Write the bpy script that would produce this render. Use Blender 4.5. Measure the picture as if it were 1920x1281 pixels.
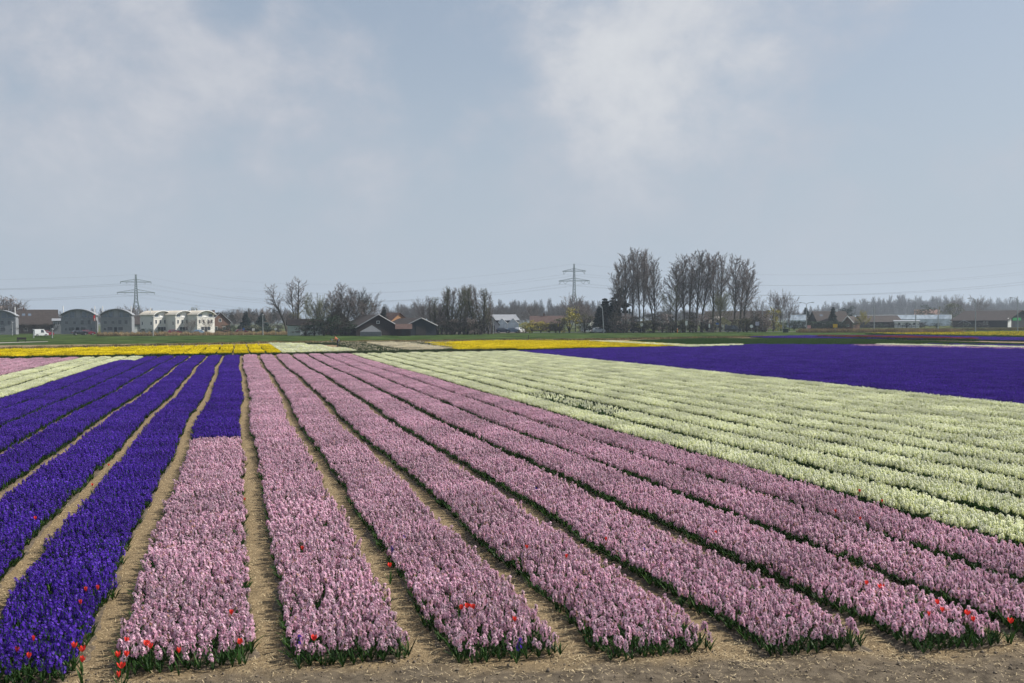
import bpy, math, random
import numpy as np
from mathutils import Vector, Matrix

for o in list(bpy.data.objects):
    bpy.data.objects.remove(o)
scene = bpy.context.scene
COL = scene.collection
R = math.radians
rng = np.random.default_rng(7)
rnd = random.Random(11)

# ------------------------------------------------------------------ camera
CAM_H = 3.5
FPX = 1867.0                      # focal length in photograph pixels (35 mm)
YAW, PITCH, ROLL = 0.268492, 0.021061, 0.0055
fw = Vector((math.sin(YAW)*math.cos(PITCH), math.cos(YAW)*math.cos(PITCH), -math.sin(PITCH)))
r0 = Vector((math.cos(YAW), -math.sin(YAW), 0)); u0 = r0.cross(fw)
cr = r0*math.cos(ROLL) - u0*math.sin(ROLL)
cu = u0*math.cos(ROLL) + r0*math.sin(ROLL)
cam_data = bpy.data.cameras.new('camera'); cam = bpy.data.objects.new('camera', cam_data)
COL.objects.link(cam)
cam.matrix_world = Matrix(((cr.x, cu.x, -fw.x, 0), (cr.y, cu.y, -fw.y, 0), (cr.z, cu.z, -fw.z, CAM_H), (0, 0, 0, 1)))
cam_data.lens = 35.0; cam_data.sensor_width = 36.0 * (1920/FPX) * 35.0/36.0
cam_data.clip_start = 0.1; cam_data.clip_end = 12000
scene.camera = cam
scene.render.resolution_x = 1024; scene.render.resolution_y = 683

# ------------------------------------------------------------------ sky and sun
SUN_AZ, SUN_EL = R(95), R(44)     # azimuth clockwise from the row direction
world = bpy.data.worlds.new('World'); scene.world = world; world.use_nodes = True
nt = world.node_tree; nt.nodes.clear()
def N(tree, typ, **kw):
    n = tree.nodes.new(typ)
    for k, v in kw.items(): setattr(n, k, v)
    return n
def math_node(tree, op, a, b=None, c=None, clamp=False):
    n = N(tree, 'ShaderNodeMath', operation=op, use_clamp=clamp)
    for i, v in enumerate((a, b, c)):
        if v is None: continue
        if isinstance(v, (int, float)): n.inputs[i].default_value = v
        else: tree.links.new(v, n.inputs[i])
    return n.outputs[0]
def sstep(tree, v, a, b, lo=0.0, hi=1.0):
    n = N(tree, 'ShaderNodeMapRange', interpolation_type='SMOOTHSTEP')
    tree.links.new(v, n.inputs['Value'])
    n.inputs['From Min'].default_value = a; n.inputs['From Max'].default_value = b
    n.inputs['To Min'].default_value = lo; n.inputs['To Max'].default_value = hi
    return n.outputs[0]
def mixc(tree, fac, a, b, blend='MIX'):
    n = N(tree, 'ShaderNodeMix', data_type='RGBA', blend_type=blend)
    for sock, v in ((n.inputs[0], fac), (n.inputs[6], a), (n.inputs[7], b)):
        if isinstance(v, (int, float)): sock.default_value = v
        elif isinstance(v, tuple): sock.default_value = (*v, 1)
        else: tree.links.new(v, sock)
    return n.outputs[2]

SKY_STRENGTH = 0.09
sky = N(nt, 'ShaderNodeTexSky', sky_type='NISHITA', sun_disc=False)
sky.sun_elevation = SUN_EL; sky.sun_rotation = SUN_AZ
sky.air_density = 1.0; sky.dust_density = 2.5; sky.ozone_density = 1.2; sky.altitude = 0
tc = N(nt, 'ShaderNodeTexCoord'); sep = N(nt, 'ShaderNodeSeparateXYZ')
nt.links.new(tc.outputs['Generated'], sep.inputs[0])
mp = N(nt, 'ShaderNodeMapping'); nt.links.new(tc.outputs['Generated'], mp.inputs[0])
mp.inputs['Scale'].default_value = (1.0, 1.0, 1.35); mp.inputs['Location'].default_value = (3.1, 1.7, 4.4)
def wnoise(scale, detail, rough, dist=0.0):
    n = N(nt, 'ShaderNodeTexNoise'); nt.links.new(mp.outputs[0], n.inputs['Vector'])
    n.inputs['Scale'].default_value = scale; n.inputs['Detail'].default_value = detail
    n.inputs['Roughness'].default_value = rough; n.inputs['Distortion'].default_value = dist
    return n.outputs['Fac']
big = wnoise(7.0, 10, 0.62, 0.15)
soft = wnoise(2.4, 3, 0.5, 0.2)
def sky_bank(px, py, deg, amp):
    """a larger cloud bank (or clear patch) in one direction of the sky"""
    d = (fw + cr*((px-960)/FPX) - cu*((py-640.5)/FPX)).normalized()
    n = N(nt, 'ShaderNodeVectorMath', operation='DOT_PRODUCT'); nt.links.new(tc.outputs['Generated'], n.inputs[0]); n.inputs[1].default_value = d
    return sstep(nt, n.outputs['Value'], math.cos(R(deg)), math.cos(R(deg*.15)), 0, amp)
dens = math_node(nt, 'ADD', big, math_node(nt, 'MULTIPLY', math_node(nt, 'SUBTRACT', soft, .5), .3))
for bank in [(1230, 40, 9, .13), (1190, 110, 4, .05), (240, 110, 11, .13), (20, 170, 5, .05), (1640, -10, 4, .12), (430, 5, 2.4, -.20), (820, 60, 6, -.06), (1640, 170, 6, -.14), (1880, 60, 6, -.2), (1060, 290, 9, .07), (1560, 340, 9, .06), (330, 330, 9, .05)]:
    dens = math_node(nt, 'ADD', dens, sky_bank(*bank))
up = sstep(nt, sep.outputs[2], 0.01, 0.20, .12, 1)
cl = sstep(nt, dens, 0.40, 0.76)
cl = math_node(nt, 'MULTIPLY', cl, math_node(nt, 'MULTIPLY', up, 0.85))
veil = sstep(nt, sep.outputs[2], 0.0, 0.36, 0.95, 0.50)
HAZE_SKY = (4.18, 4.82, 5.60)
base = mixc(nt, veil, sky.outputs[0], HAZE_SKY)
lit = math_node(nt, 'ADD', sstep(nt, dens, .55, .95, 0, .55), sky_bank(1225, 60, 10, .36))
shade = mixc(nt, lit, (4.75, 4.95, 5.55), (6.9, 7.0, 7.1))
final = mixc(nt, cl, base, shade)
bg = N(nt, 'ShaderNodeBackground'); bg.inputs[1].default_value = SKY_STRENGTH
nt.links.new(final, bg.inputs[0])
wo = N(nt, 'ShaderNodeOutputWorld'); nt.links.new(bg.outputs[0], wo.inputs[0])

sun_d = bpy.data.lights.new('sun', 'SUN'); sun = bpy.data.objects.new('sun', sun_d); COL.objects.link(sun)
sun_d.energy = 4.9; sun_d.angle = R(0.6); sun_d.color = (1.0, 0.95, 0.87)
sdir = Vector((math.sin(SUN_AZ)*math.cos(SUN_EL), math.cos(SUN_AZ)*math.cos(SUN_EL), math.sin(SUN_EL)))
sun.rotation_euler = sdir.to_track_quat('Z', 'Y').to_euler(); sun.location = (60, 20, 80)

vs = scene.view_settings
vs.view_transform = 'Standard'; vs.look = 'None'; vs.exposure = 0.30; vs.gamma = 1.0; vs.use_curve_mapping = False

# ------------------------------------------------------------------ geometry of the place
def at(px, D):
    """ground point (z = 0) in the direction of photo column px at depth D metres"""
    a = (px-960)/FPX; b = (CAM_H/D + fw.z + cr.z*a)/cu.z
    p = Vector((0, 0, CAM_H)) + D*(fw + cr*a - cu*b); p.z = 0
    return p
def ray(px, py, z=0.0):
    d = fw + cr*((px-960)/FPX) - cu*((py-640.5)/FPX)
    return Vector((0, 0, CAM_H)) + d*((z-CAM_H)/d.z)
def height(px, py, D):
    return CAM_H + D*(fw.z + cr.z*(px-960)/FPX - cu.z*(py-640.5)/FPX)
def face(px):                     # rotation that turns a thing's front (local -Y) to the viewer's side
    d = fw + cr*((px-960)/FPX); return -math.atan2(d.x, d.y)
def screen(x, y, z=0.0):
    v = Vector((x, y, z-CAM_H)); zc_ = v.dot(fw)
    if zc_ < 0.5: return None
    return 960+FPX*v.dot(cr)/zc_, 640.5-FPX*v.dot(cu)/zc_, zc_
def inview(x, y, margin=1.6):     # margin in metres to the side of the frame
    s = screen(x, y)
    if s is None: return False
    m = margin*FPX/s[2]
    return -m < s[0] < 1920+m and s[1] < 1281+m

# ------------------------------------------------------------------ helpers
def tag(o, label=None, cat=None, group=None, kind=None):
    if label: o['label'] = label
    if cat: o['category'] = cat
    if group: o['group'] = group
    if kind: o['kind'] = kind
    return o
def thing(name, label, cat, loc=(0, 0, 0), rz=0.0, group=None):
    o = bpy.data.objects.new(name, None); COL.objects.link(o)
    o.location = loc; o.rotation_euler = (0, 0, rz); o.empty_display_size = 0.2
    return tag(o, label, cat, group)
def link(name, me, parent=None):
    o = bpy.data.objects.new(name, me); COL.objects.link(o)
    if parent is not None: o.parent = parent
    return o
def copy_tree(o, parent=None):
    c = o.copy(); COL.objects.link(c); c.parent = parent
    for ch in o.children: copy_tree(ch, c)
    return c
ORD = ['first', 'second', 'third', 'fourth', 'fifth', 'sixth', 'seventh', 'eighth', 'ninth', 'tenth', 'eleventh',
       'twelfth', 'thirteenth', 'fourteenth', 'fifteenth', 'sixteenth', 'seventeenth']

class MB:
    def __init__(s): s.v = []; s.f = []; s.m = []
    def add(s, vs_, fs, mi=0):
        k = len(s.v); s.v += [tuple(p) for p in vs_]
        s.f += [tuple(i+k for i in f) for f in fs]; s.m += [mi]*len(fs); return s
    def box(s, x0, x1, y0, y1, z0, z1, mi=0):
        return s.add([(x0, y0, z0), (x1, y0, z0), (x1, y1, z0), (x0, y1, z0), (x0, y0, z1), (x1, y0, z1), (x1, y1, z1), (x0, y1, z1)],
                     [(0, 3, 2, 1), (4, 5, 6, 7), (0, 1, 5, 4), (1, 2, 6, 5), (2, 3, 7, 6), (3, 0, 4, 7)], mi)
    def prism(s, poly, y0, y1, mi=0):        # poly in x,z counter-clockwise seen from -Y
        n = len(poly)
        vs_ = [(x, y0, z) for x, z in poly] + [(x, y1, z) for x, z in poly]
        fs = [tuple(range(n)), tuple(reversed(range(n, 2*n)))]
        fs += [(i, i+n, (i+1) % n+n, (i+1) % n) for i in range(n)]
        return s.add(vs_, fs, mi)
    def tube(s, pts, rad, n=6, mi=0, cap=True):
        pts = [Vector(p) for p in pts]; k0 = len(s.v); m = len(pts)
        for i, p in enumerate(pts):
            t = (pts[min(i+1, m-1)]-pts[max(i-1, 0)]).normalized()
            a = t.cross(Vector((0, 0, 1)) if abs(t.z) < .9 else Vector((1, 0, 0))).normalized(); b = t.cross(a)
            r = rad[i] if isinstance(rad, (list, tuple)) else rad
            for j in range(n):
                w = 2*math.pi*j/n; q = p+(a*math.cos(w)+b*math.sin(w))*r; s.v.append((q.x, q.y, q.z))
        for i in range(m-1):
            for j in range(n):
                s.f.append((k0+i*n+j, k0+i*n+(j+1) % n, k0+(i+1)*n+(j+1) % n, k0+(i+1)*n+j)); s.m.append(mi)
        if cap:
            s.f.append(tuple(k0+j for j in reversed(range(n)))); s.m.append(mi)
            s.f.append(tuple(k0+(m-1)*n+j for j in range(n))); s.m.append(mi)
        return s
    def mesh(s, name, mats):
        me = bpy.data.meshes.new(name); me.from_pydata(s.v, [], s.f)
        for m in (mats if isinstance(mats, (list, tuple)) else [mats]): me.materials.append(m)
        if any(s.m): me.polygons.foreach_set('material_index', s.m)
        me.update(); return me
    def build(s, name, mats, parent=None): return link(name, s.mesh(name, mats), parent)

def npmesh(name, v, f, mats, mi=None, tint=None):
    """fast mesh from numpy: f is (n,3) triangles"""
    me = bpy.data.meshes.new(name); v = np.asarray(v, np.float32); f = np.asarray(f, np.int32)
    me.vertices.add(len(v)); me.vertices.foreach_set('co', v.ravel())
    me.loops.add(f.size); me.loops.foreach_set('vertex_index', f.ravel())
    me.polygons.add(len(f)); me.polygons.foreach_set('loop_start', np.arange(0, f.size, f.shape[1], dtype=np.int32))
    me.polygons.foreach_set('loop_total', np.full(len(f), f.shape[1], np.int32))
    for m in mats: me.materials.append(m)
    if mi is not None: me.polygons.foreach_set('material_index', np.asarray(mi, np.int32))
    if tint is not None:
        a = me.attributes.new('tint', 'FLOAT', 'POINT'); a.data.foreach_set('value', np.asarray(tint, np.float32))
    me.update(calc_edges=True); return me

# ------------------------------------------------------------------ materials
def M(name, col, rough=.85, var=.18, scale=3.0, col2=None, spec=.3, metal=0.0, bump=0.0, detail=6, rand=0.0, transl=0.0, stretch=None):
    m = bpy.data.materials.new(name); m.use_nodes = True; t = m.node_tree; t.nodes.clear()
    out = N(t, 'ShaderNodeOutputMaterial'); b = N(t, 'ShaderNodeBsdfPrincipled')
    b.inputs['Roughness'].default_value = rough; b.inputs['Specular IOR Level'].default_value = spec
    b.inputs['Metallic'].default_value = metal
    co = N(t, 'ShaderNodeTexCoord'); vec = co.outputs['Object']
    if stretch:
        mpp = N(t, 'ShaderNodeMapping'); t.links.new(vec, mpp.inputs[0]); mpp.inputs['Scale'].default_value = stretch; vec = mpp.outputs[0]
    n = N(t, 'ShaderNodeTexNoise'); n.inputs['Scale'].default_value = scale; n.inputs['Detail'].default_value = detail
    n.inputs['Roughness'].default_value = .62; t.links.new(vec, n.inputs['Vector'])
    fac = sstep(t, n.outputs['Fac'], .3, .7)
    a_ = tuple(c*(1-var) for c in col); b_ = tuple(min(1, c*(1+var)) for c in (col2 or col))
    c = mixc(t, fac, a_, b_)
    if rand:
        oi = N(t, 'ShaderNodeObjectInfo'); h = N(t, 'ShaderNodeHueSaturation')
        t.links.new(sstep(t, oi.outputs['Random'], 0, 1, 1-rand, 1+rand), h.inputs['Value'])
        t.links.new(c, h.inputs['Color']); c = h.outputs[0]
    t.links.new(c, b.inputs['Base Color'])
    if bump:
        bp = N(t, 'ShaderNodeBump'); bp.inputs['Strength'].default_value = bump; bp.inputs['Distance'].default_value = .05
        t.links.new(n.outputs['Fac'], bp.inputs['Height']); t.links.new(bp.outputs[0], b.inputs['Normal'])
    sh = b.outputs[0]
    if transl:
        tr = N(t, 'ShaderNodeBsdfTranslucent'); t.links.new(c, tr.inputs[0]); mx = N(t, 'ShaderNodeMixShader')
        mx.inputs[0].default_value = transl; t.links.new(sh, mx.inputs[1]); t.links.new(tr.outputs[0], mx.inputs[2]); sh = mx.outputs[0]
    t.links.new(sh, out.inputs[0]); return m

def petal_mat(name, stops, transl=.22, rough=.65):
    """per-plant colour from the mesh attribute tint (0..1); stops = list of (pos, colour)"""
    m = bpy.data.materials.new(name); m.use_nodes = True; t = m.node_tree; t.nodes.clear()
    out = N(t, 'ShaderNodeOutputMaterial'); b = N(t, 'ShaderNodeBsdfPrincipled')
    b.inputs['Roughness'].default_value = rough; b.inputs['Specular IOR Level'].default_value = .08
    at_ = N(t, 'ShaderNodeAttribute', attribute_name='tint'); cr_ = N(t, 'ShaderNodeValToRGB')
    el = cr_.color_ramp.elements
    while len(el) < len(stops): el.new(.5)
    for e, (p, c) in zip(el, stops): e.position = p; e.color = (*c, 1)
    t.links.new(at_.outputs['Fac'], cr_.inputs[0])
    # slow drift of vigour over the field, a property of the planting
    geo = N(t, 'ShaderNodeNewGeometry'); n = N(t, 'ShaderNodeTexNoise'); n.inputs['Scale'].default_value = .45; n.inputs['Detail'].default_value = 4
    t.links.new(geo.outputs['Position'], n.inputs['Vector'])
    h = N(t, 'ShaderNodeHueSaturation'); t.links.new(cr_.outputs[0], h.inputs['Color'])
    t.links.new(sstep(t, n.outputs['Fac'], .3, .7, .82, 1.14), h.inputs['Value'])
    t.links.new(h.outputs[0], b.inputs['Base Color'])
    tr = N(t, 'ShaderNodeBsdfTranslucent'); t.links.new(h.outputs[0], tr.inputs[0]); mx = N(t, 'ShaderNodeMixShader')
    mx.inputs[0].default_value = transl; t.links.new(b.outputs[0], mx.inputs[1]); t.links.new(tr.outputs[0], mx.inputs[2])
    t.links.new(mx.outputs[0], out.inputs[0]); return m

PINK = petal_mat('pink_petals', [(0, (.54, .26, .38)), (.1, (.72, .39, .53)), (.45, (.84, .54, .68)), (.9, (.91, .71, .80)), (.93, (.55, .33, .24)), (1, (.45, .26, .17))], transl=.34)
PURPLE = petal_mat('purple_petals', [(0, (.052, .017, .22)), (.3, (.088, .029, .39)), (.7, (.125, .045, .53)), (1, (.23, .11, .70))])
WHITE = petal_mat('white_petals', [(0, (.54, .60, .18)), (.15, (.79, .81, .42)), (.45, (.90, .91, .70)), (1, (.95, .95, .89))], transl=.42)
CREAM = petal_mat('cream_petals', [(0, (.62, .54, .34)), (.5, (.76, .69, .52)), (1, (.82, .78, .66))])
YELLOW = petal_mat('yellow_petals', [(0, (.70, .52, .008)), (.5, (.86, .70, .01)), (1, (.90, .78, .02))])
RED = petal_mat('red_petals', [(0, (.62, .03, .025)), (1, (.82, .09, .06))])
LEAF = petal_mat('bulb_leaves', [(0, (.010, .028, .008)), (.5, (.022, .062, .014)), (1, (.050, .105, .022))], transl=.2, rough=.45)
LEAF2 = petal_mat('daffodil_leaves', [(0, (.026, .046, .020)), (.5, (.045, .070, .033)), (1, (.075, .100, .052))], transl=.2)
STEM = M('stem', (.05, .10, .03))
SOIL = M('bed_soil', (.10, .078, .055), var=.4, scale=14, bump=.6)
STRAW = M('straw_stalks', (.46, .35, .19), var=.35, scale=40, rough=.6, col2=(.58, .47, .29))
CLOD = M('soil_clod', (.13, .105, .078), var=.3, scale=20, bump=.5)

# ------------------------------------------------------------------ bulb plants
def star(c, n, size, npet=6, cup=.35, roll=0.0):
    """one open floret: npet petals, each a pointed triangle pair"""
    n = n/np.linalg.norm(n); a = np.cross(n, [0, 0, 1.]) if abs(n[2]) < .9 else np.cross(n, [1., 0, 0]); a /= np.linalg.norm(a); b = np.cross(n, a)
    v = [c-n*size*.35]; f = []
    for k in range(npet):
        w = roll+2*math.pi*k/npet; h = math.pi/npet*.62
        for ang, rr, cc in ((w-h, .60, .12), (w, 1.0, -cup*.3), (w+h, .60, .12)):
            v.append(c+(a*math.cos(ang)+b*math.sin(ang))*size*rr+n*size*cc*.6)
        i = 1+3*k; f += [(0, i, i+1), (0, i+1, i+2)]
    return v, f
def strap(base, az, length, width, lean, droop, seg=3):
    """a strap leaf that arches away from the plant"""
    d = np.array([math.cos(az), math.sin(az), 0]); s = np.array([-math.sin(az), math.cos(az), 0]); v = []; f = []
    for i in range(seg+1):
        t = i/seg; p = base+d*(lean*t+droop*t*t)*length+np.array([0, 0, 1])*length*(t*(1-.35*lean)-droop*.55*t*t)
        wd = width*(.75+.5*t if t < .5 else 1.0-(t-.5)*1.9)
        v += [p-s*wd/2, p+s*wd/2]
        if i: k = 2*i; f += [(k-2, k-1, k+1), (k-2, k+1, k)]
    return v, f
class Plant:
    def __init__(s): s.v = []; s.f = []; s.m = []; s.t = []; s.n = 0
    def put(s, v, f, mi, tint):
        s.v += list(v); s.f += [(a+s.n, b+s.n, c+s.n) for a, b, c in f]; s.m += [mi]*len(f); s.n += len(v)
        s.t += [tint]*len(v) if np.isscalar(tint) else list(tint)
    def arrays(s): return np.array(s.v), np.array(s.f), np.array(s.m), np.array(s.t)
def hyacinth_spike(P, g, h, vig=1.0, nfl=18):
    lo = h*g.uniform(.55, .68); top = h; tint0 = g.random(); lean = g.normal(0, .14, 2)
    core = []; ring = 5                       # fleshy core so the spike is not see-through
    for zi, rr in ((lo*.98, .008), (lo+(top-lo)*.5, .012), (top*.96, .004)):
        core += [np.array([math.cos(2*math.pi*j/ring)*rr+lean[0]*zi, math.sin(2*math.pi*j/ring)*rr+lean[1]*zi, zi]) for j in range(ring)]
    fc = []
    for a in range(2):
        for j in range(ring):
            q = a*ring; fc += [(q+j, q+(j+1) % ring, q+ring+(j+1) % ring), (q+j, q+ring+(j+1) % ring, q+ring+j)]
    P.put(core, fc, 2, .6)
    for i in range(nfl):
        t = i/(nfl-1); az = i*2.4+g.normal(0, .35); rr = (.0255-.013*t**2)*(1+g.normal(0, .28))
        z = lo+(top-lo)*t+g.normal(0, .004); c = np.array([math.cos(az)*rr+lean[0]*z, math.sin(az)*rr+lean[1]*z, z])
        nrm = np.array([math.cos(az), math.sin(az), -.1+1.1*t**1.5+g.normal(0, .25)])
        v, f = star(c, nrm, (.0190-.003*t)*(1+g.normal(0, .20)), 5 if i % 2 else 6, roll=g.random()*6)
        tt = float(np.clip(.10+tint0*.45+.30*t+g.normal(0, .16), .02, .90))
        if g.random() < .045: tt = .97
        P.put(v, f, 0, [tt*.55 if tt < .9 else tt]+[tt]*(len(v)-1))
def hyacinth_leaves(P, g, h, n=5, out=None):
    a0 = g.random()*6.28
    for i in range(n):
        az = a0+2*math.pi*i/n+g.normal(0, .3)
        L = h*g.uniform(.66, .95)
        v, f = strap(np.array([0, 0, 0.]), az, L, g.uniform(.016, .024), g.uniform(.25, .6), g.uniform(.05, .35))
        P.put(v, f, 1, g.random())
BED_W, CH = 1.14, 0.60
def hyacinth_chunk(seed, colour, weak=0.05):
    g = np.random.default_rng(seed); P = Plant()
    nx, ny = 15, 8
    for i in range(nx):
        for j in range(ny):
            x = -BED_W/2+(i+.5)*BED_W/nx+g.normal(0, .028); y = -CH/2+(j+.5)*CH/ny+g.normal(0, .03)
            edge = abs(x)/(BED_W/2)
            h = .228*(1-.12*edge**4)*(1+g.normal(0, .13)); Q = Plant()
            hyacinth_leaves(Q, g, h, 4 if edge < .8 else 6)
            if g.random() > weak: hyacinth_spike(Q, g, h, nfl=15)
            v, f, m, t = Q.arrays(); v = v+np.array([x, y, 0]); P.put(v, f.tolist(), 0, t); P.m[-len(f):] = m.tolist()
    v, f, m, t = P.arrays()
    return v, f, m, t
class Kit(dict): pass
def node_group(coll):
    g = bpy.data.node_groups.new('scatter_'+coll.name, 'GeometryNodeTree')
    g.interface.new_socket('Geometry', in_out='INPUT', socket_type='NodeSocketGeometry')
    g.interface.new_socket('Geometry', in_out='OUTPUT', socket_type='NodeSocketGeometry')
    i = g.nodes.new('NodeGroupInput'); o = g.nodes.new('NodeGroupOutput')
    ci = g.nodes.new('GeometryNodeCollectionInfo'); ci.inputs['Collection'].default_value = coll
    ci.inputs['Separate Children'].default_value = True; ci.inputs['Reset Children'].default_value = True
    ip = g.nodes.new('GeometryNodeInstanceOnPoints'); ip.inputs['Pick Instance'].default_value = True
    def na(name, typ):
        n = g.nodes.new('GeometryNodeInputNamedAttribute'); n.data_type = typ; n.inputs['Name'].default_value = name; return n.outputs['Attribute']
    L = g.links.new
    L(i.outputs[0], ip.inputs['Points']); L(ci.outputs[0], ip.inputs['Instance'])
    L(na('pick', 'INT'), ip.inputs['Instance Index'])
    L(na('rot', 'FLOAT_VECTOR'), ip.inputs['Rotation']); L(na('scl', 'FLOAT_VECTOR'), ip.inputs['Scale'])
    L(ip.outputs[0], o.inputs[0]); return g
def make_kit(name, meshes):
    c = bpy.data.collections.new(name)
    for k, me in enumerate(meshes):
        o = bpy.data.objects.new('%s_%02d' % (name, k), me); c.objects.link(o)
    return (node_group(c), len(meshes))
def scatter(name, kit, pts, rots, scls, parent=None, origin=(0, 0, 0), picks=None, seed=0):
    g = np.random.default_rng(seed); n = len(pts); ng, cnt = kit
    me = bpy.data.meshes.new(name); me.vertices.add(n)
    me.vertices.foreach_set('co', (np.asarray(pts, np.float32)-np.asarray(origin, np.float32)).ravel())
    a = me.attributes.new('pick', 'INT', 'POINT'); a.data.foreach_set('value', np.asarray(picks if picks is not None else g.integers(0, cnt, n), np.int32))
    a = me.attributes.new('rot', 'FLOAT_VECTOR', 'POINT'); a.data.foreach_set('vector', np.asarray(rots, np.float32).ravel())
    a = me.attributes.new('scl', 'FLOAT_VECTOR', 'POINT'); a.data.foreach_set('vector', np.asarray(scls, np.float32).ravel())
    me.update(); o = link(name, me, parent); md = o.modifiers.new('scatter', 'NODES'); md.node_group = ng
    if parent is None: o.location = origin
    return o

chunks = [hyacinth_chunk(100+k, None, (.06, .12, .08, .18, .07, .14, .10, .22)[k]) for k in range(8)]
GREENISH = M('flower_stalk', (.48, .53, .24), var=.15)
MAUVE = M('pink_flower_stalk', (.10, .085, .06), var=.2)
def colour_kit(name, petal):
    return make_kit(name, [npmesh('%s_patch' % name, v, f, [petal, LEAF, {'white_hyacinth': GREENISH, 'pink_hyacinth': MAUVE}.get(name, LEAF)], m, t) for v, f, m, t in chunks])
KITS = {'pink': colour_kit('pink_hyacinth', PINK), 'purple': colour_kit('purple_hyacinth', PURPLE), 'white': colour_kit('white_hyacinth', WHITE)}
gappy = [hyacinth_chunk(160+k, None, .8) for k in range(3)]
KITS['leafy'] = make_kit('leafy_hyacinth', [npmesh('leafy_patch', v, f, [WHITE, LEAF, WHITE], m, t) for v, f, m, t in gappy])

def daffodil_chunk(seed, w, l, dens, flower=.9, h0=.36, cup=True):
    g = np.random.default_rng(seed); P = Plant()
    for _ in range(int(w*l*dens)):
        x, y = g.uniform(-w/2, w/2), g.uniform(-l/2, l/2); h = h0*(1+g.normal(0, .1)); b = np.array([x, y, 0.])
        for i in range(4):
            v, f = strap(b, g.random()*6.28, h*g.uniform(.7, .95), .018, g.uniform(.05, .3), g.uniform(0, .2), 2); P.put(v, f, 1, g.random())
        if g.random() < flower:
            c = b+np.array([g.normal(0, .02), g.normal(0, .02), h]); nr = np.array([g.normal(.3, .5), g.normal(-.5, .5), .5])
            v, f = star(c, nr, .055, 6, roll=g.random()*6); tt = g.random(); P.put(v, f, 0, tt)
            v, f = star(c+nr/np.linalg.norm(nr)*.02, nr, .024, 4, cup=-3); P.put(v, f, 0, tt*.4)
    return P.arrays()
def daff_kit(name, petal, leaf, **kw):
    return make_kit(name, [npmesh(name+'_patch', v, f, [petal, leaf], m, t) for v, f, m, t in (daffodil_chunk(300+k, 1.25, 1.2, **kw) for k in range(4))])
KITS['yellow'] = daff_kit('yellow_daffodil', YELLOW, LEAF, dens=110, flower=.95)
KITS['mixed'] = daff_kit('fading_daffodil', YELLOW, LEAF2, dens=80, flower=.42)
KITS['sparse'] = daff_kit('spent_daffodil', CREAM, LEAF2, dens=95, flower=.035)
KITS['cream'] = daff_kit('cream_daffodil', CREAM, LEAF2, dens=110, flower=.95)
KITS['whitedaff'] = daff_kit('white_daffodil', WHITE, LEAF2, dens=110, flower=.97)
TULIPLEAF = petal_mat('tulip_leaves', [(0, (.018, .045, .010)), (.5, (.032, .085, .016)), (1, (.06, .12, .03))])
KITS['tulip_green'] = daff_kit('green_tulip', YELLOW, TULIPLEAF, dens=110, flower=.004)
KITS['tulip_yellow'] = daff_kit('pale_yellow_tulip', YELLOW, TULIPLEAF, dens=110, flower=.06)
DULLRED = petal_mat('dull_red_petals', [(0, (.20, .035, .045)), (1, (.32, .07, .06))])
KITS['red'] = daff_kit('red_tulip_row', DULLRED, LEAF, dens=90, flower=.6)

# ------------------------------------------------------------------ the field
Y_FAR = 103.0
def y_front(x): return 10.35-.21*max(x, -.3)
def wob(y, n=0):
    fade = min(1, max(0, (y-8)/10))
    return fade*(.07*math.sin(y*.125+.9)+.045*math.sin(y*.31+.35*n))+.02*math.sin(y*.9+n*1.7)
GAPS_R = [.28, 1.88, 3.42, 5.0, 6.6, 8.12, 9.55, 10.95]
GAPS_L = [.28, -1.46, -2.94, -4.5, -5.95, -7.4, -8.8, -10.2]
BEDSOIL_PTS = []
def bed_points(x, w, y0, y1, n, step=CH, margin=1.6):
    pts, rots, scl = [], [], []; k = int((y1-y0)/step)
    for i in range(k):
        y = y0+step*(i+.5)
        xx = x+wob(y, n)
        if not inview(xx, y, margin): continue
        flip = rnd.random() < .5
        pts.append((xx+rnd.gauss(0, .015), y, .015)); rots.append((0, 0, math.pi if flip else 0.0))
        s = rnd.uniform(.91, 1.09)
        scl.append((w*rnd.uniform(.94, 1.06)*(1 if rnd.random() < .5 else -1), step/CH*1.03, s))
    return pts, rots, scl
def ridge(root, x, w, y0, y1, n, org):
    ys = []; y = y0
    while y < y1: ys.append(y); y += max(.15, .02*y)
    ys.append(y1)
    ys = [y for y in ys if inview(x, y, 4)]
    if len(ys) < 2: return
    prof = [(-.56, -.03), (-.47, .012), (-.3, .024), (0, .028), (.3, .024), (.47, .012), (.56, -.03)]
    v = []; f = []; m = len(prof)
    for y in ys:
        ke = min(1, (y-ys[0])/.35)
        for a, z in prof: v.append((x+wob(y, n)+a*w+rnd.gauss(0, .012)-org[0], y-org[1]+rnd.gauss(0, .03), (z+.03)*ke-.03+rnd.gauss(0, .006)-org[2]))
    for i in range(len(ys)-1):
        for j in range(m-1): f.append((i*m+j, i*m+j+1, (i+1)*m+j+1, (i+1)*m+j))
    mb = MB(); mb.add(v, f); mb.build('soil_ridge', SOIL, root)
FRONT_DEPTH = .34
BEDS = {}
def flower_bed(xa, xb, n, segs, label, group, fill=.74, front=True):
    """segs: list of (kit, y0, y1)"""
    x = (xa+xb)/2; w = (xb-xa)*fill; sc = w/BED_W
    org = (x, segs[0][1], 0.0)
    root = thing('flower_bed', label, 'flower bed', org, 0, group)
    for kit, y0, y1 in segs:
        p, r, s = bed_points(x, sc, y0, y1, n)
        if p: tag(scatter({'pink': 'pink_hyacinths', 'purple': 'purple_hyacinths', 'white': 'white_hyacinths', 'leafy': 'leafy_hyacinths'}[kit], KITS[kit], p, r, s, root, org, seed=n+50), kind='stuff')
    ridge(root, x, w*1.06, segs[0][1]-(FRONT_DEPTH+.1 if front else 0), segs[-1][2], n, org)
    return root
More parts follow.
